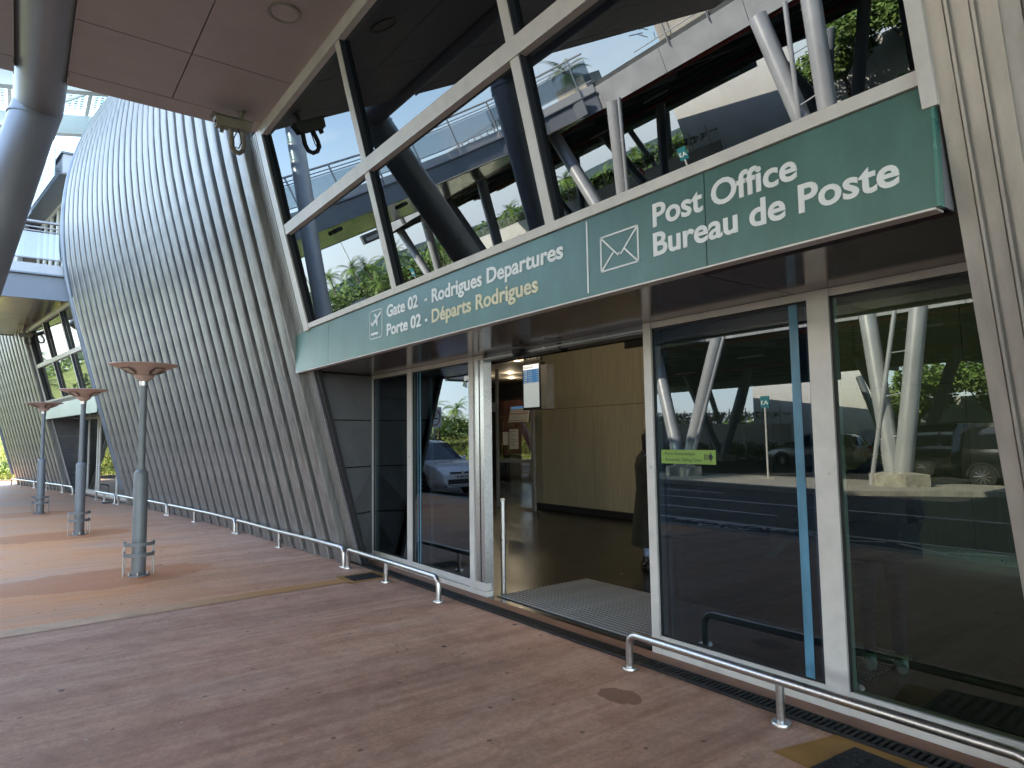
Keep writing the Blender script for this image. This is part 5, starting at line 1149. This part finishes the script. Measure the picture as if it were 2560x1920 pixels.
# ================================================================== CARS
def car(loc, rz, paint, label, kind='suv', plate='', pm=M_PAPER):
    t = thing('parked_car', label, 'car' if kind == 'suv' else 'van', loc, None); ORG[t.name] = (0, 0, 0); t.rotation_euler = (0, 0, rz)
    # x forward; sections: x, z_bottom, belt z, half width at belt, roof z, half width at roof
    if kind == 'suv':
        Ls = [(-2.28, .42, .92, .78, .92, .78), (-2.24, .30, 1.0, .86, 1.02, .80), (-2.05, .26, 1.06, .90, 1.45, .66), (-1.6, .24, 1.05, .92, 1.63, .62), (-.8, .24, 1.02, .92, 1.67, .62), (0.0, .24, 1.0, .92, 1.66, .62), (.45, .24, .99, .92, 1.58, .60),
              (.85, .24, .99, .92, 1.30, .66), (1.15, .24, 1.0, .92, 1.04, .80), (1.6, .24, .96, .90, .98, .74), (2.0, .24, .88, .87, .90, .70), (2.22, .26, .78, .78, .80, .62), (2.32, .34, .62, .66, .64, .55)]
        wb, wr, hw = 1.36, .36, .92
    else:
        Ls = [(-2.50, .40, 1.0, .84, 1.0, .82), (-2.46, .30, 1.08, .93, 1.7, .74), (-2.3, .27, 1.10, .97, 1.92, .76), (-1.4, .26, 1.10, .98, 1.97, .77), (0, .26, 1.08, .98, 1.97, .77), (.8, .26, 1.06, .98, 1.92, .76), (1.25, .26, 1.06, .97, 1.66, .74),
              (1.7, .26, 1.06, .96, 1.22, .80), (1.95, .26, 1.04, .95, 1.08, .82), (2.3, .26, .95, .92, .98, .76), (2.5, .30, .80, .82, .84, .66), (2.58, .38, .62, .72, .66, .6)]
        wb, wr, hw = 1.55, .35, .98
    g = MB(); K = 15
    for x, zb_, zs_, wbel, zr2, wrf in Ls:
        sec = [(0, zb_), (wbel * .86, zb_), (wbel * .97, zb_ + .10), (wbel * 1.0, zb_ + (zs_ - zb_) * .5), (wbel * .985, zs_ - .05), (wbel * .96, zs_), (wrf + (wbel * .93 - wrf) * .35, zs_ + (zr2 - zs_) * .72), (wrf * .92, zr2 - .02 * (zr2 > zs_ + .1))]
        sec += [(0, zr2 + .015)]
        full = sec + [(-a, b) for a, b in reversed(sec[1:-1])]
        for a, b in full: g.v.append((x, a, b))
    K = len(full)
    for i in range(len(Ls) - 1):
        for j in range(K): g.f.append((i * K + j, i * K + (j + 1) % K, (i + 1) * K + (j + 1) % K, (i + 1) * K + j))
    g.f += [tuple(range(K)), tuple(reversed(range((len(Ls) - 1) * K, len(Ls) * K)))]
    obj('body', g, paint, t, True)
    def sect(x):
        for i in range(len(Ls) - 1):
            if Ls[i][0] <= x <= Ls[i + 1][0]:
                f = (x - Ls[i][0]) / (Ls[i + 1][0] - Ls[i][0]); return [a + (b - a) * f for a, b in zip(Ls[i], Ls[i + 1])]
    def sidep(x, f, s, off=.012):
        q = sect(x); wa, wc = q[3] * .96, q[5] + (q[3] * .93 - q[5]) * .35
        if f < .72: w = wa + (wc - wa) * f / .72
        else: w = wc + (q[5] * .92 - wc) * (f - .72) / .28
        return (x, s * (w + off), q[2] + (q[4] - q[2]) * f)
    wins = [(-1.9, -1.15), (-1.08, -.15), (-.08, .62)] if kind == 'suv' else [(-2.2, -1.15), (-1.08, .0), (.08, 1.1)]
    for s in (1, -1):
        for a, b in wins:
            n = 5; gw = MB()
            for i in range(n + 1):
                x = a + (b - a) * i / n
                for f in (.08, .40, .72, .84): gw.v.append(sidep(x, f, s))
            for i in range(n):
                for j in range(3): gw.f.append((i * 4 + j, i * 4 + j + 1, (i + 1) * 4 + j + 1, (i + 1) * 4 + j))
            obj('side_window', gw, M_CARGL, t, True)
        for wx in (wb, -wb - (.0 if kind == 'suv' else .1)):
            w = obj('wheel', MB().tube([(wx, s * (hw - .22), wr), (wx, s * (hw + .005), wr)], wr, 28), M_TYRE, t, True)
            obj('rim', MB().tube([(wx, s * (hw - .02), wr), (wx, s * (hw + .008), wr)], wr * .66, 24), M_DARK, w, True)
            sp = MB()
            for k in range(10):
                a = k * math.pi / 5; sp.tube([(wx, s * (hw + .014), wr), (wx + wr * .64 * math.cos(a), s * (hw + .014), wr + wr * .64 * math.sin(a))], .018, 5)
            obj('spokes', sp, M_INOX, w)
            ar = MB(); nn = 14
            for k in range(nn + 1):
                a = math.pi * k / nn; ar.v += [(wx + (wr + .02) * math.cos(a), s * (hw + .004), wr + (wr + .02) * math.sin(a)), (wx + (wr + .085) * math.cos(a), s * (hw + .012), wr + (wr + .085) * math.sin(a))]
            for k in range(nn): ar.f.append((2 * k, 2 * k + 2, 2 * k + 3, 2 * k + 1))
            obj('wheel_arch', ar, M_RUBBER, t)
        mx_ = .75 if kind == 'suv' else 1.25
        obj('side_mirror', MB().hexa([(mx_, s * (hw - .02), 1.0), (mx_ + .12, s * (hw - .02), 1.0), (mx_ + .08, s * (hw + .17), 1.02), (mx_ + .0, s * (hw + .17), 1.02)], [(mx_, s * (hw - .02), 1.12), (mx_ + .1, s * (hw - .02), 1.12), (mx_ + .06, s * (hw + .17), 1.15), (mx_, s * (hw + .17), 1.15)]), paint, t)
    # windscreen and rear screen
    def screen(xa, za, xb_, zb_, wa, wb2, nm):
        n = 8; gw = MB()
        for i in range(n + 1):
            f = -1 + 2 * i / n; bow = .06 * (1 - f * f) * (1 if xa > 0 else -1); gw.v += [(xa + bow, f * wa, za), (xb_ + bow, f * wb2, zb_)]
        for i in range(n): gw.f.append((2 * i, 2 * i + 2, 2 * i + 3, 2 * i + 1))
        obj(nm, gw, M_CARGL, t, True)
    F = Ls[-1][0]; Bk = Ls[0][0]
    if kind == 'suv': screen(1.14, 1.06, .50, 1.57, .74, .55, 'windscreen'); screen(-2.20, 1.10, -2.02, 1.50, .72, .56, 'rear_screen')
    else: screen(1.74, 1.25, 1.02, 1.86, .74, .68, 'windscreen'); screen(-2.50, 1.15, -2.42, 1.78, .76, .68, 'rear_screen')
    for s in (1, -1):
        obj('headlight', MB().hexa([(F - .16, s * .42, .70), (F - .06, s * .42, .68), (F - .22, s * .80, .74), (F - .32, s * .80, .74)], [(F - .16, s * .42, .78), (F - .07, s * .42, .76), (F - .24, s * .82, .86), (F - .34, s * .82, .86)]), M_LAMPG, t)
        obj('tail_light', MB().box(Bk - .015, Bk + .1, s * .58, s * .86, .92, 1.04).box(Bk - .012, Bk + .1, s * .78, s * .86, .80, .92), M_LAMPR, t)
        obj('fog_lamp', MB().box(F - .12, F - .03, s * .55, s * .68, .40, .48), M_BLACK, t)
    obj('grille', MB().hexa([(F - .10, -.42, .66), (F + .012, -.42, .66), (F + .012, .42, .66), (F - .10, .42, .66)], [(F - .16, -.44, .715), (F - .03, -.44, .715), (F - .03, .44, .715), (F - .16, .44, .715)]), M_BLACK, t)
    obj('lower_grille', MB().box(F - .1, F + .022, -.50, .50, .36, .50), M_BLACK, t); obj('bumper_trim', MB().box(F - .1, F + .03, -.56, .56, .27, .33).box(Bk - .03, Bk + .1, -.7, .7, .42, .52), M_LAMPG if paint is not M_CARK else M_BLACK, t)
    obj('badge', MB().tube([(F - .0, 0, .71), (F + .02, 0, .71)], .045, 16), M_INOX, t, True)
    fp = obj('number_plate', MB().box(F + .024, F + .034, -.26, .26, .52, .63), M_PAPER, t); rp = obj('number_plate', MB().box(Bk - .03, Bk - .018, -.26, .26, .66, .77), pm, t)
    if plate: text('lettering', plate, M_BLACK, F + .036, .545, .085, -.22, fp, .002, .44, flip=(R(90), 0, R(90)), depth=.001)
    for s in (1, -1): obj('roof_rail', MB().tube([(-1.5, s * .60, Ls[3][4] + .03), (-.5, s * .60, Ls[3][4] + .07), (.3, s * .58, Ls[3][4] + .01)], .018, 6), M_BLACK, t)
    obj('door_seam', MB().box(-1.12, -1.112, -hw * 1.0, hw * 1.0, .32, .95).box(-.12, -.112, -hw, hw, .32, .95).box(.80, .808, -hw, hw, .32, .95), M_BLACK, t)
    return t
car((-19.25, -3.0, -.122), 0, M_CARW, 'white SUV with its headlights towards us, mirrored in the left door pane', plate='1122 NM 18')
car((-17.8, -24.5, -.122), math.pi, M_CARG, 'grey SUV with a yellow rear number plate, mirrored in the right door pane', pm=M_PLY)
car((-5.9, -16.0, -.122), 0, M_CARK, 'black van parked beside the plinth of the right V column', 'van')
car((-9.3, -20.6, -.122), 0, M_CARK, 'second black van with a taller dark roof line behind the first one', 'van')
bpy.data.objects[-1]
# ================================================================== POST SIGNS
def post_sign(x, y, z0, label, txt, h=2.9, w=.34):
    t = thing('post_sign', label, 'sign', (x, y, z0)); obj('post', MB().tube([(x, y, z0), (x, y, z0 + h - .4)], .035, 10), M_CREAM, t, True)
    obj('base_plate', MB().box(x - .3, x + .3, y - .12, y + .12, z0, z0 + .012), M_YPAINT, t)
    obj('board', MB().box(x - w / 2, x + w / 2, y - .02, y + .02, z0 + h - .42, z0 + h), M_TEAL, t)
    o = text('lettering', txt, M_WHITE, x + w * .42, z0 + h - .3, .2, y + .022, t, .002, w * .84, flip=(R(90), 0, R(180)), depth=.001); return t
post_sign(-13.6, -13.6, .018, 'slim pale post with a teal A3 board on the traffic island', 'A3')
post_sign(-30.5, -12.5, .018, 'slim post with a teal AA board near the bridge column', 'AA')
t = thing('no_smoking_sign', 'round red no smoking sign on a thin post mirrored above the white car', 'sign', (-21.4, -4.6, -.12))
obj('post', MB().tube([(-21.4, -4.6, -.12), (-21.4, -4.6, 2.0)], .03, 8), M_STEELL, t); obj('board', MB().box(-21.41, -21.38, -4.90, -4.30, 2.0, 2.75), M_PAPER, t)
obj('ring', MB().tube([(-21.37, -4.6 + .24 * math.cos(R(a)), 2.38 + .30 * math.sin(R(a))) for a in range(0, 361, 15)], .022, 6).tube([(-21.37, -4.77, 2.58), (-21.37, -4.43, 2.18)], .02, 6), M_PINK, t)
obj('cigarette', MB().box(-21.375, -21.37, -4.75, -4.45, 2.30, 2.35), M_BLACK, t)
t = thing('stop_sign', 'round red no entry sign standing before the shaded white wall', 'sign', (-26.5, -27.5, 0)); obj('post', MB().tube([(-26.5, -27.5, -.1), (-26.5, -27.5, 2.2)], .035, 8), M_STEELL, t)
obj('disc', MB().tube([(-26.5, -27.47, 2.3), (-26.5, -27.44, 2.3)], .33, 24), mat('sign red', (.55, .02, .03), .5), t); obj('bar', MB().box(-26.72, -26.28, -27.438, -27.432, 2.25, 2.35), M_WHITE, t)
